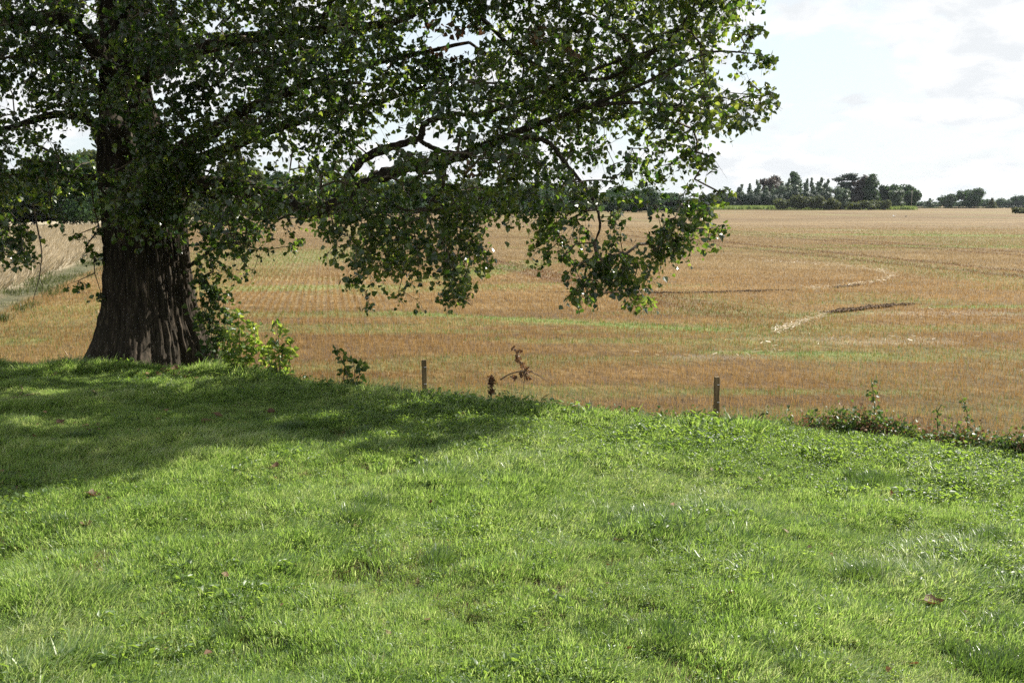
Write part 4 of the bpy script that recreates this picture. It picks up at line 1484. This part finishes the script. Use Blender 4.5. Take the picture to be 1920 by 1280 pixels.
# ------------------------------------------------------------------ fence posts
def fence_post(px, ptop, pbot, wpx, lean, label, Y):
    b = at(px, pbot, Y)
    tp = at(px - lean, ptop, Y)
    zb = -.75
    t = thing('fence_post', label, 'post', (float(b[0]), float(Y), zb), 'wooden posts along the lawn edge')
    w2 = wpx * .5 / F * Y
    h = tp[2] - zb
    lx = (tp[0] - b[0])
    zz = np.concatenate([np.linspace(0, h - .03, 9), [h]])
    V = []
    for z in zz:
        f = z / h
        k = w2 * (1 - (.16 if z == h else 0)) * (1 + .03 * rng.normal())
        c = .82
        ring = [(-k, -k * c), (-k * c, -k), (k * c, -k), (k, -k * c), (k, k * c), (k * c, k), (-k * c, k), (-k, k * c)]
        V += [(lx * f + a + .002 * rng.normal(), b_ + .002 * rng.normal(), z) for a, b_ in ring]
    n = len(zz)
    Q = [(i * 8 + k, i * 8 + (k + 1) % 8, i * 8 + 8 + (k + 1) % 8, i * 8 + 8 + k) for i in range(n - 1) for k in range(8)]
    T = [tuple(range((n - 1) * 8, n * 8))]
    link('shaft', np_mesh('shaft', np.array(V), [np.array(Q), np.array(T)], [M['post_wood']]), t)
    for z in (h - .40, h - .12):
        c = np.array([lx * z / h + .01, -w2 - .006, z])
        P = np.array([c + (-.02, .008, 0), c + (-.018, -.006, 0), c + (.018, -.006, 0), c + (.02, .008, 0)])
        V, FS = tube(P, [.0035] * 4, 5)
        link('staple', np_mesh('staple', V, FS, [M['metal']]), t)
    t.rotation_euler = (0, R(0.0), R(9))
    return t


fence_post(797, 674, 742, 9.0, 2.0, 'squared wooden fence post, taller one left of the dead brown branch', 16.3)
fence_post(1344, 706, 780, 9.5, .0, 'squared wooden fence post standing alone right of the dead brown branch', 15.4)
# sliver of a yellow post at the frame's left edge
yb = at(-1, 672, 18.6)
t = thing('marker_post', 'narrow yellow post cut by the left edge of the photo', 'post', (float(yb[0]) - .02, 18.6, -.7))
V, FS = tube([(0, 0, 0), (0, 0, .6), (0, 0, float(at(0, 624, 18.6)[2]) + .68), (0, 0, float(at(0, 624, 18.6)[2]) + .70)], [.042, .04, .04, .03], 8)
link('shaft', np_mesh('shaft', V, FS, [M['yellow_wood']]), t)
V, FS = tube([(0, 0, .42), (0, 0, .46)], [.046, .046], 8)
link('band', np_mesh('band', V, FS, [M['dry_stem']]), t)


# ------------------------------------------------------------------ dead branch, dead dock, weeds by the edge
def dead_branch():
    Y = 16.9
    b = at(985, 700, Y)
    b[2] = FIELD_Z
    t = thing('dead_branch', 'dead fallen branch with curled brown leaves standing up from the stubble', 'branch', tuple(map(float, b)))
    for s, r in (([(938, 712), (950, 704), (965, 698), (982, 696), (995, 697), (1008, 703), (1020, 710), (1030, 716)], .014), ([(985, 697), (980, 684), (973, 673), (967, 660), (965, 650)], .010), ([(985, 697), (983, 712), (981, 735)], .012),
                 ([(998, 698), (1012, 703), (1022, 711)], .006), ([(960, 700), (962, 708), (966, 716)], .006), ([(990, 697), (990, 706), (988, 714)], .006)):
        P = spline(np.array([at(*p, Y + rng.normal(0, .03)) for p in s]), 4)
        V, FS = tube(P - b, np.linspace(r, r * .4, len(P)), 6, .1)
        link('stem', np_mesh('stem', V, FS, [M['dry_stem']], smooth=True), t)
    for (cx_, cy_, k, sp) in ((967, 655, 8, 5), (970, 668, 9, 5), (973, 677, 7, 4), (983, 692, 12, 7), (990, 693, 6, 5), (963, 706, 5, 4), (990, 707, 7, 4), (979, 690, 6, 6)):
        for _ in range(k):
            p = at(cx_ + rng.normal(0, sp * .7), cy_ + rng.normal(0, sp * .8), Y + rng.normal(0, .05))
            place_leaf(DL[int(rng.integers(6))], p - b, unit(1)[0] + np.array([0, 0, -.7]), unit(1)[0], rng.uniform(.05, .085), t)


dead_branch()


def dock(px, top, bot, Y, label):
    b = at(px, bot, Y)
    t = thing('dock_plant', label, 'weed', tuple(map(float, b)))
    h = at(px, top, Y)[2] - b[2]
    P = np.array([(0, 0, -.3), (.005, 0, h * .5), (0, 0, h)])
    V, FS = tube(spline(P, 4), np.linspace(.012, .006, 9), 5)
    link('stem', np_mesh('stem', V, FS, [M['dry_stem']]), t)
    k = 300
    z = np.concatenate([rng.normal(h * .78, h * .14, k), rng.normal(h * .24, h * .10, k // 2)])
    k = len(z)
    Pp = np.column_stack([rng.normal(0, .026, k), rng.normal(0, .026, k), np.clip(z, .01, h * 1.02)])
    V, FS = leaves(Pp, unit(k), unit(k), rng.uniform(.02, .035, k))
    link('seed_head', np_mesh('seed_head', V, FS, [M['dead_leaf']], {'tint': rng.uniform(0, .35, k).repeat(6)}), t, kind='stuff')


dock(921, 706, 742, 16.4, 'dark brown dried dock seed head between post and dead branch')


def tall_weed(name, label, px, top, bot, Y, nleaf, size, spread, leafm=WL, extra=()):
    return sapling(name, label, 'weed', [[(px, bot), (px + rng.normal(0, 2), (top + bot) / 2), (px + rng.normal(0, 3), top)]] + list(extra), Y, leafm, nleaf, size, spread, 'green_stem')


tall_weed('dock_plant', 'tall green spire weed, highest plant along the right lawn edge', 1641, 709, 815, 14.1, 60, .055, .03)
tall_weed('dock_plant', 'leafy green spire weed near the right end of the lawn edge', 1812, 748, 828, 13.4, 60, .05, .03)
tall_weed('nettle_plant', 'arching leafy weed leaning right beside the right fence post', 1408, 768, 795, 15.0, 26, .06, .03, WL, [[(1410, 795), (1425, 775), (1442, 760)], [(1412, 795), (1432, 778), (1440, 768)]])
tall_weed('nettle_plant', 'leafy weed halfway between right fence post and the tall spire', 1475, 772, 805, 14.7, 22, .06, .03, WL, [[(1462, 805), (1472, 786), (1483, 770)]])
tall_weed('nettle_plant', 'small leafy weed just left of the dark weed bank', 1517, 773, 808, 14.5, 20, .06, .03)
tall_weed('nettle_plant', 'weed with a bent top between the two tall spires', 1755, 762, 825, 13.7, 32, .05, .03, WL, [[(1755, 800), (1762, 775), (1764, 758)]])
tall_weed('nettle_plant', 'dark leafy weed at the foot of the right fence post', 1334, 764, 795, 15.1, 24, .05, .03, WL, [[(1350, 795), (1352, 775)]])
tall_weed('nettle_plant', 'small dark weed right below the dead branch', 996, 735, 765, 15.9, 18, .05, .03, WL, [[(1010, 765), (1018, 748), (1030, 738)]])
tall_weed('nettle_plant', 'low weed at the right foot of the left fence post', 836, 735, 755, 16.0, 14, .05, .03)
tall_weed('dock_plant', 'short plant with one dark pointed leaf left of the small leaning sapling', 606, 712, 728, 16.6, 8, .08, .015)


def undergrowth():
    """the weed bank: mixed leaves on thin stems along the right lawn edge"""
    g = np.random.default_rng(55)
    n = 1440
    px = np.concatenate([g.uniform(1540, 1990, 850), g.uniform(1000, 1560, 260), g.uniform(430, 1000, 200), g.uniform(1580, 1930, 130)])
    ex = np.interp(px, [p[0] for p in EDGE_PX], [p[1] for p in EDGE_PX])
    base = np.array([gnd(a, b, 0)[:2] for a, b in zip(px, ex)])
    off = np.abs(g.normal(0.05, .35, n)) * np.where(px > 1540, 1, .6)
    x, y = base[:, 0] + g.normal(0, .1, n), base[:, 1] + off
    z0 = lawn_z(x, y)
    h = np.where(px > 1540, g.uniform(.10, .44, n) * (.40 + 1.1 * fbm(px / 45, off, 57, 3)) + .1 * off, g.uniform(.08, .28, n))
    lean = g.normal(0, .25, (n, 2))
    A = np.column_stack([x, y, z0 - .05])
    B = A + np.column_stack([lean[:, 0] * h, lean[:, 1] * h, h])
    V1, F1 = prisms(A, B, np.full(n, .005), np.full(n, .0025), 3)
    k = 26
    t = g.uniform(.15, 1, (n, k)).ravel()
    i = np.repeat(np.arange(n), k)
    P = A[i] + (B - A)[i] * t[:, None] + g.normal(0, .05, (n * k, 3))
    D = unit(n * k) + np.array([0, 0, .1])
    V2, F2 = leaves(P, D, unit(n * k) + np.array([0, 0, .6]), g.uniform(.025, .06, n * k))
    dead = np.repeat(g.random(n) < np.where(px > 1540, .30, .2), k)
    V, FS = merge([(V1, F1)])
    link('undergrowth', np_mesh('undergrowth', *merge([(V1, F1), leaves(P[~dead], D[~dead], unit((~dead).sum()) + np.array([0, 0, .6]), g.uniform(.025, .06, (~dead).sum()))]), [M['weed_leaf']],
         {'tint': np.concatenate([np.full(len(V1), .5), np.repeat(g.random((~dead).sum()), 6)])}), kind='stuff', label='dark tangled weeds along the right edge of the lawn')
    link('dry_undergrowth', np_mesh('dry_undergrowth', *leaves(P[dead], D[dead], unit(dead.sum()), g.uniform(.02, .05, dead.sum())), [M['dead_leaf']], {'tint': np.repeat(g.random(dead.sum()), 6)}), kind='stuff', label='withered brown weeds among the green ones at the lawn edge')
    # bare dry bents sticking up over the bank
    m = 170
    px = np.concatenate([g.uniform(1560, 1960, 130), g.uniform(900, 1560, 40)])
    ex = np.interp(px, [p[0] for p in EDGE_PX], [p[1] for p in EDGE_PX])
    base = np.array([gnd(a, b, 0)[:2] for a, b in zip(px, ex)])
    A = np.column_stack([base[:, 0], base[:, 1] + g.uniform(.1, 1.0, m), np.full(m, -.5)])
    B = A + np.column_stack([g.normal(0, .22, m), g.normal(0, .15, m), g.uniform(.45, .85, m)])
    link('dry_bents', np_mesh('dry_bents', *prisms(A, B, np.full(m, .003), np.full(m, .0015), 3), [M['dry_stem']]), kind='stuff', label='thin dry grass stalks rising over the weed bank')


undergrowth()

# ------------------------------------------------------------------ the lawn's grass
def hidden(name, me):
    return bpy.data.objects.new(name, me)          # source of instanced tufts; never linked to the scene itself


def blades(n, rad, l0, l1, w0, bend, fwd, seed, tint):
    g = np.random.default_rng(seed)
    a, r = g.uniform(0, 6.283, n), rad * np.sqrt(g.random(n))
    P = np.column_stack([r * np.cos(a), r * np.sin(a), np.full(n, -.012)])
    L = g.uniform(l0, l1, n)
    out = np.column_stack([np.cos(a), np.sin(a), np.zeros(n)]) * g.uniform(.0, .6, n)[:, None] + np.array([fwd, 0, 0]) + g.normal(0, .25, (n, 3)) * np.array([1, 1, 0])
    wdir = np.column_stack([-out[:, 1], out[:, 0], np.zeros(n)]) + g.normal(0, .3, (n, 3)) * np.array([1, 1, .3])
    wdir /= np.linalg.norm(wdir, axis=1)[:, None] + 1e-9
    w = w0 * g.uniform(.6, 1.3, n)
    bd = bend * g.uniform(.4, 1.6, n)
    V = []
    for t, k in ((0, 1), (.4, 1.0), (.75, .75)):
        c = P + np.column_stack([np.zeros(n), np.zeros(n), L * (t - .50 * np.minimum(bd, 1.5) * t * t)]) + out * (L * (t * .35 + bd * t * t * .7))[:, None]
        V += [c - wdir * (w * k)[:, None], c + wdir * (w * k)[:, None]]
    t = 1
    V.append(P + np.column_stack([np.zeros(n), np.zeros(n), L * (t - .50 * np.minimum(bd, 1.5))]) + out * (L * (.35 + bd * .7))[:, None])
    V = np.stack(V, 1).reshape(-1, 3)
    b = np.arange(n)[:, None] * 7
    Q = np.vstack([b + np.array([[0, 1, 3, 2]]), b + np.array([[2, 3, 5, 4]])])
    T = b + np.array([[4, 5, 6]])
    tn = np.clip(g.normal(tint, .2, n), 0, 1)
    return V, [Q, T], np.repeat(tn, 7)


def grass_mat(name, stops, tstops, fac, rough, spec):
    m = Mat(name)
    a = m.attr('tint')
    n1 = m.noise(m.pos(), .55, 4, .6)
    n2 = m.noise(m.pos(), 5.0, 4, .65)
    f = m.math('ADD', m.math('MULTIPLY', a, .40), m.math('ADD', m.math('MULTIPLY', n1, .25), m.math('MULTIPLY', n2, .35)))
    return m.leafy(m.ramp(f, stops), m.ramp(f, tstops), fac, rough, spec)


M['grass'] = grass_mat('grass_blade', [(.32, (.026, .056, .020)), (.48, (.112, .180, .060)), (.64, (.27, .30, .155))], [(.32, (.10, .21, .025)), (.48, (.42, .63, .10)), (.64, (.76, .82, .33))], .42, .44, .6)
M['dry_grass'] = grass_mat('dry_grass', [(.2, (.15, .115, .05)), (.8, (.42, .35, .20))], [(.2, (.22, .17, .05)), (.8, (.5, .4, .18))], .35, .45, .4)
M['herb'] = grass_mat('herb_leaf', [(.2, (.032, .064, .018)), (.55, (.090, .145, .040)), (.8, (.18, .22, .08))], [(.2, (.13, .25, .022)), (.55, (.36, .52, .06)), (.8, (.55, .62, .13))], .45, .45, .6)

TUFTS = []
for k in range(5):      # upright and windswept tufts
    V, FS, tn = blades(34, .08, (.06 + .014 * k), .14 + .022 * k, .0032, .42 + .13 * k, .16 + .10 * k, 500 + k, .40 + .04 * k)
    TUFTS.append(hidden('grass_tuft', np_mesh('grass_tuft', V, FS, [M['grass']], {'tint': tn})))
for k in range(2):      # dry thatch
    V, FS, tn = blades(24, .085, .06, .13, .0022, 1.0, .45, 520 + k, .5)
    TUFTS.append(hidden('dry_tuft', np_mesh('dry_tuft', V, FS, [M['dry_grass']], {'tint': tn})))
for k in range(3):      # small broad-leaved herbs
    g = np.random.default_rng(540 + k)
    n = 34
    a, r = g.uniform(0, 6.28, n), .095 * np.sqrt(g.random(n))
    P = np.column_stack([r * np.cos(a), r * np.sin(a), g.uniform(.02, .075 + .015 * k, n)])
    D = np.column_stack([np.cos(a), np.sin(a), g.uniform(-.4, .5, n)]) + .3 * g.normal(size=(n, 3))
    V1, F1 = leaves(P, D, g.normal(0, .6, (n, 3)) + np.array([0, 0, 1]), g.uniform(.014, .030, n), LEAF2D * np.array([1, .62, 1]))
    A = np.column_stack([P[:, 0] * .6, P[:, 1] * .6, np.full(n, -.01)])
    V2, F2 = prisms(A, P, np.full(n, .0012), np.full(n, .001), 3)
    V, FS = merge([(V1, F1), (V2, F2)])
    TUFTS.append(hidden('herb_tuft', np_mesh('herb_tuft', V, FS, [M['herb']], {'tint': np.concatenate([np.repeat(g.uniform(.2, .8, n), 6), np.full(len(V2), .3)])})))


for k in range(2):      # coarse tussock grass, coloured dark to paint in the tufts' shadowed side
    V, FS, tn = blades(46, .10, .15, .27, .0036, .45 + .2 * k, .10, 560 + k, .3)
    M.setdefault('coarse_grass', grass_mat('coarse_grass', [(.3, (.028, .058, .018)), (.7, (.10, .15, .05))], [(.3, (.09, .19, .022)), (.7, (.32, .46, .07))], .36, .36, .8))
    TUFTS.append(hidden('coarse_tuft', np_mesh('coarse_tuft', V, FS, [M['coarse_grass']], {'tint': tn})))
for k in range(2):      # larger broad leaves: young nettle, dock and dandelion
    g = np.random.default_rng(580 + k)
    n = 13
    a, r = g.uniform(0, 6.28, n), .07 * np.sqrt(g.random(n))
    P = np.column_stack([r * np.cos(a), r * np.sin(a), g.uniform(.05, .13, n)])
    D = np.column_stack([np.cos(a), np.sin(a), g.uniform(-.5, .4, n)]) + .3 * g.normal(size=(n, 3))
    V1, F1 = leaves(P, D, g.normal(0, .5, (n, 3)) + np.array([0, 0, 1]), g.uniform(.030, .056, n), LEAF2D * np.array([1, .62, 1]))
    A = np.column_stack([P[:, 0] * .4, P[:, 1] * .4, np.full(n, -.01)])
    V2, F2 = prisms(A, P, np.full(n, .002), np.full(n, .0015), 3)
    V, FS = merge([(V1, F1), (V2, F2)])
    TUFTS.append(hidden('weed_tuft', np_mesh('weed_tuft', V, FS, [M['herb']], {'tint': np.concatenate([np.repeat(g.uniform(.0, .6, n), 6), np.full(len(V2), .3)])})))


def scatter(name, label, P, RZ, SCL, IDX):
    """one object; a geometry-nodes modifier sets the chosen tuft on each of its points"""
    me = bpy.data.meshes.new(name)
    me.vertices.add(len(P))
    me.vertices.foreach_set('co', np.ascontiguousarray(P, np.float32).ravel())
    for nm, ty, dat in (('rot', 'FLOAT_VECTOR', RZ), ('scl', 'FLOAT', SCL), ('idx', 'INT', IDX)):
        a = me.attributes.new(nm, ty, 'POINT')
        if ty == 'FLOAT_VECTOR':
            a.data.foreach_set('vector', np.ascontiguousarray(dat, np.float32).ravel())
        else:
            a.data.foreach_set('value', np.ascontiguousarray(dat, np.int32 if ty == 'INT' else np.float32))
    o = link(name, me, kind='stuff', label=label)
    ng = bpy.data.node_groups.new(name, 'GeometryNodeTree')
    ng.interface.new_socket('Geometry', in_out='INPUT', socket_type='NodeSocketGeometry')
    ng.interface.new_socket('Geometry', in_out='OUTPUT', socket_type='NodeSocketGeometry')
    nn, ll = ng.nodes, ng.links
    gi, go = nn.new('NodeGroupInput'), nn.new('NodeGroupOutput')
    g2i = nn.new('GeometryNodeGeometryToInstance')
    for s in reversed(TUFTS):
        oi = nn.new('GeometryNodeObjectInfo')
        oi.inputs['Object'].default_value = s
        ll.new(oi.outputs['Geometry'], g2i.inputs[0])
    iop = nn.new('GeometryNodeInstanceOnPoints')
    ll.new(gi.outputs[0], iop.inputs['Points'])
    ll.new(g2i.outputs[0], iop.inputs['Instance'])
    iop.inputs['Pick Instance'].default_value = True

    def na(nm, ty):
        n = nn.new('GeometryNodeInputNamedAttribute')
        n.data_type = ty
        n.inputs['Name'].default_value = nm
        return n.outputs['Attribute']
    ll.new(na('idx', 'INT'), iop.inputs['Instance Index'])
    ll.new(na('rot', 'FLOAT_VECTOR'), iop.inputs['Rotation'])
    ll.new(na('scl', 'FLOAT'), iop.inputs['Scale'])
    ll.new(iop.outputs[0], go.inputs[0])
    md = o.modifiers.new('scatter', 'NODES')
    md.node_group = ng
    return o


TUSS = [((800, 890), .28, 1.7), ((975, 968), .26, 1.7), ((1055, 972), .24, 1.7), ((1140, 990), .24, 1.5), ((1212, 975), .18, 1.5), ((1250, 1010), .25, 1.5), ((1120, 1200), .20, 1.7), ((1270, 1215), .22, 1.9), ((1450, 1080), .25, 1.5), ((700, 950), .3, 1.5), ((1640, 910), .3, 1.4), ((850, 850), .25, 1.5), ((1880, 1250), .3, 1.7), ((1870, 1180), .22, 1.6), ((660, 985), .3, 1.4), ((1620, 1090), .22, 1.5), ((120, 1000), .3, 1.3)]


def build_grass():
    n = 262000
    u = rng.random(n)
    ya, yb, e = 4.2, 19.6, 1.25
    y = (ya ** e + u * (yb ** e - ya ** e)) ** (1 / e)
    x = rng.uniform(-1, 1, n) * (.56 * y + 4.2)
    s = y_edge(x) - y
    keep = (s > -.9) & (rng.random(n) < .35 + 1.6 * sstep(.32, .5, fbm(x * 2.6, y * 2.6, 67, 3)))
    x, y, s = x[keep], y[keep], s[keep]
    n = len(x)
    z = lawn_z(x, y)
    a = fbm(x * .9, y * .9, 61, 3)
    b = fbm(x * .55 + 9, y * .55, 62, 3)
    herb = .06 + .30 * sstep(.44, .66, a) + .38 * sstep(3.0, .1, s)
    # broad-leaved plants rule the right half of the bank, grass the near left
    herb *= .35 + .9 * sstep(-3.5, 3.5, x + .25 * (y - 10))
    dry = .09 + .34 * sstep(.42, .66, b) * sstep(5, -2, x)
    dry *= sstep(16, 12, y) * .8 + .2
    r = rng.random(n)
    IDX = np.where(r < herb, 7 + rng.integers(0, 3, n), np.where(r < herb + dry, 5 + rng.integers(0, 2, n), np.clip((fbm(x * .7, y * .7, 63, 3) * 8 - 2 + rng.normal(0, .9, n)).astype(int), 0, 4)))
    SCL = (.60 + .62 * sstep(.25, .75, fbm(x * 1.1, y * 1.1, 64, 3)) * (.35 + 1.25 * fbm(x * 3.4, y * 3.4, 66, 2))) * rng.uniform(.75, 1.25, n) * np.where((IDX >= 7), 1 + .25 * sstep(3.2, 1.6, s) * sstep(.3, 1.4, s), 1)
    for (px, py), rad, k in TUSS:
        c = gnd(px, py, 0)
        e = np.hypot(x - c[0], y - c[1])
        f = np.exp(-(e / rad) ** 2)
        SCL = np.clip(SCL, .38, 1.3) * (1 + (k - 1) * .28 * f)
        IDX = np.where((f > .5) & (IDX > 4), rng.integers(1, 4, n), IDX)
    # taller growth along the rim, coarse tussocks and broad weeds through the turf
    rim = (s < .7) & (rng.random(n) < .45)
    SCL = np.where(rim & (IDX < 7), SCL * rng.uniform(1.1, 1.7, n), SCL)
    IDX = np.where((s < 3.2) & (rng.random(n) < .085 * sstep(-6, 0, x)) | (rng.random(n) < .035 * sstep(.45, .65, fbm(x * .8, y * .8, 68, 3))), 12 + rng.integers(0, 2, n), IDX)
    tus = [(gnd(*p, 0)[:2], rad * .75) for p, rad, k in TUSS]
    for _ in range(12):
        yy = rng.uniform(5.5, 15)
        tus.append((np.array([rng.uniform(-.5, .5) * yy, yy]), rng.uniform(.07, .16)))
    for c, rad in tus:
        e = np.hypot(x - c[0], y - c[1])
        hit = (e < rad * (.55 + 1.1 * fbm(x * 5, y * 5, 69, 2)) * (1 + .25 * rng.normal(size=n))) & (rng.random(n) < .5)
        IDX = np.where(hit, 10 + rng.integers(0, 2, n), IDX)
        SCL = np.where(hit, rng.uniform(.5, .95, n) * (1.15 - .4 * np.minimum(e / rad, 1)), SCL)
    # blades lie over with the wind, towards the right and the viewer
    wind = -.35 + 1.9 * (fbm(x * .35, y * .35, 65, 2) - .5)
    rz = wind + rng.normal(0, .7, n)
    RZ = np.column_stack([rng.normal(0, .10, n), rng.normal(0, .10, n), rz])
    scatter('grass', 'rough bright green grass and small herbs covering the lawn', np.column_stack([x, y, z]), RZ, SCL, IDX)
    print('tufts', n)


build_grass()


# ------------------------------------------------------------------ fallen leaves and sticks on the lawn
def fallen(px, py, size, label, n=1, sp=0.0, name='fallen_leaf', lift=.07, dn=None):
    c = gnd(px, py, 0.0)
    z = float(lawn_z(c[0], c[1]))
    if n == 1:
        g = np.random.default_rng(int(px))
        nu, nv = 9, 7
        U, Vv = np.meshgrid(np.linspace(0, 1, nu), np.linspace(-1, 1, nv), indexing='ij')
        half = np.interp(U, [0, .12, .35, .7, 1], [.08, .42, .5, .3, .02]) * (1 + .06 * g.normal(size=U.shape))
        V = np.stack([U - .5, Vv * half, .35 * np.abs(Vv) ** 1.5 * half * 1.6 + .22 * (2 * U - 1) ** 2 + .02 * g.normal(size=U.shape)], -1).reshape(-1, 3) * size
        i, j = np.meshgrid(np.arange(nu - 1), np.arange(nv - 1), indexing='ij')
        Q = np.stack([i * nv + j, (i + 1) * nv + j, (i + 1) * nv + j + 1, i * nv + j + 1], -1).reshape(-1, 4)
        o = thing(name, label, 'leaf', (float(c[0]), float(c[1]), z + lift), 'dead leaves lying on the lawn', rz=random.uniform(0, 6))
        link('blade', np_mesh('blade', V, Q, [M['dead_leaf']], {'tint': np.full(len(V), g.uniform(.0, .3))}, smooth=True), o)
        P = np.array([(-.5, 0, .22), (-.75, .05, .2), (-.95, .02, .05)]) * size
        V, FS = tube(P, np.array([.02, .016, .013]) * size, 5)
        link('stalk', np_mesh('stalk', V, FS, [M['dry_stem']]), o)
        o.rotation_euler = (random.uniform(-.3, .5), random.uniform(-.3, .3), random.uniform(-.8, .8))
        return
    for k in range(n):
        pass


FALL = [(1752, 1142, .14, 'large curled brown dead leaf in the bright grass at lower right'), (1818, 1156, .09, 'small brown leaf just right of the large curled leaf'), (178, 947, .13, 'pale tan dead leaf lying at the shade\'s lower edge at left'),
        (205, 953, .08, 'small brown leaf just right of the pale tan leaf'), (165, 1003, .11, 'dark brown curled leaf below the pale tan leaf'), (388, 800, .13, 'dark brown leaf in the shade, left of its lit twin'), (410, 790, .13, 'dark brown leaf in the shade with a sunlit rim'),
        (868, 790, .13, 'dark curled leaf at the shade\'s right end below the left post'), (105, 711, .12, 'pale pink leaf in the dark band left of the trunk'), (115, 800, .11, 'dull brown leaf in the left shade above the striped light'),
        (30, 930, .08, 'tiny brown leaf at the far left below the shade'), (415, 1042, .10, 'reddish dry leaf half sunk in grass below the shade'), (510, 783, .12, 'dark flat leaf in the middle of the shade'), (520, 890, .10, 'pale leaf at the bright corner under the shade'),
        (330, 700, .14, 'tan leaf beside the root flare of the big trunk'), (350, 716, .11, 'second tan leaf in front of the root flare'), (1160, 1018, .08, 'rusty leaf fragment among the middle tussocks')]
for px, py, s, lab in FALL:
    fallen(px, py, s, lab, lift=.075 if s > .1 else .06)


def stick(label, strands, r=.012):
    b = gnd(*strands[0][0], 0)
    t = thing('fallen_stick', label, 'stick', (float(b[0]), float(b[1]), float(lawn_z(b[0], b[1])) + .06), 'dead sticks lying on the lawn')
    b[2] = float(lawn_z(b[0], b[1])) + .06
    for k, s in enumerate(strands):
        P = []
        for q, (px, py) in enumerate(s):
            g_ = gnd(px, py, .06)
            g_[2] = lawn_z(g_[0], g_[1]) + .07 + .05 * math.sin(q * 1.3)
            P.append(g_)
        P = spline(np.array(P), 4)
        V, FS = tube(P - b, np.linspace(r, r * .4, len(P)) * (1 if k == 0 else .65), 6, .1)
        link('stem', np_mesh('stem', V, FS, [M['dry_stem']], smooth=True), t)


stick('thin forked dead stick lying in the shade at the left edge', [[(2, 752), (30, 750), (55, 742), (75, 732), (88, 722)], [(30, 750), (42, 738), (38, 722)]])
stick('dark knotted dead stick lying in front of the big trunk', [[(155, 737), (172, 738), (185, 744), (200, 746), (210, 740)], [(178, 741), (185, 735), (195, 736)], [(185, 744), (192, 750), (205, 752)]], .02)

def litter():
    g = np.random.default_rng(404)
    px = np.concatenate([g.normal(345, 55, 240), g.uniform(60, 460, 150), g.uniform(0, 1900, 130)])
    py = np.concatenate([g.normal(703, 7, 240), g.uniform(735, 835, 150), g.uniform(840, 1270, 130)])
    P = np.array([gnd(a, max(b, 694), 0) for a, b in zip(px, py)])
    P[:, 2] = lawn_z(P[:, 0], P[:, 1]) + g.uniform(.03, .08, len(P))
    n = len(P)
    V, FS = leaves(P, unit(n) * np.array([1, 1, .4]), unit(n) * .7 + np.array([0, 0, 1]), g.uniform(.03, .075, n))
    link('leaf_litter', np_mesh('leaf_litter', V, FS, [M['dead_leaf']], {'tint': np.repeat(g.random(n), 6)}), kind='stuff', label='brown leaf litter scattered in the grass, thickest at the foot of the big trunk')


litter()

# ------------------------------------------------------------------ two birds on the stubble
def bird(name, label, px, py, L, body_m, wing_m, head_m, rz):
    c = gnd(px, py + 2, FIELD_Z)
    t = thing(name, label, 'bird', (float(c[0]), float(c[1]), float(field_z(c[0], c[1])) + .05), None, rz)
    P = np.array([(-.50, 0, .30), (-.36, 0, .32), (-.15, 0, .34), (.08, 0, .38), (.24, 0, .44), (.32, 0, .54), (.37, 0, .62), (.44, 0, .63), (.48, 0, .62)]) * L
    V, FS = tube(spline(P, 3), np.interp(np.linspace(0, 1, 25), [0, .2, .45, .62, .76, .86, .95, 1], [.02, .08, .16, .13, .075, .085, .07, .03]) * L, 10)
    link('body', np_mesh('body', V, FS, [body_m], smooth=True), t)
    for s in (1, -1):
        W = np.array([(.16, s * .13, .42), (-.2, s * .175, .38), (-.62, s * .06, .31), (-.2, s * .15, .27), (.14, s * .14, .30), (-.2, s * .13, .33)]) * L
        link('wing', np_mesh('wing', W, np.array([(0, 1, 5), (1, 2, 5), (2, 3, 5), (3, 4, 5), (4, 0, 5), (0, 4, 3), (0, 3, 2), (0, 2, 1)]), [wing_m]), t)
        V, FS = tube(np.array([(.02, s * .06, .26), (.0, s * .06, .10), (.02, s * .06, -.12)]) * L, np.array([.02, .013, .013]) * L, 5)
        link('leg', np_mesh('leg', V, FS, [M['beak']]), t)
    V, FS = tube(np.array([(.48, 0, .62), (.56, 0, .61), (.62, 0, .59)]) * L, np.array([.028, .02, .005]) * L, 6)
    link('beak', np_mesh('beak', V, FS, [head_m]), t)


bird('gull', 'white gull standing on the far stubble below the wood', 1676, 407, .75, M['white_feather'], M['grey_feather'], M['beak'], 2.6)
bird('crow', 'small black crow on the far stubble beside the white gull', 1698, 407, .62, M['dark_feather'], M['dark_feather'], M['dark_feather'], .4)
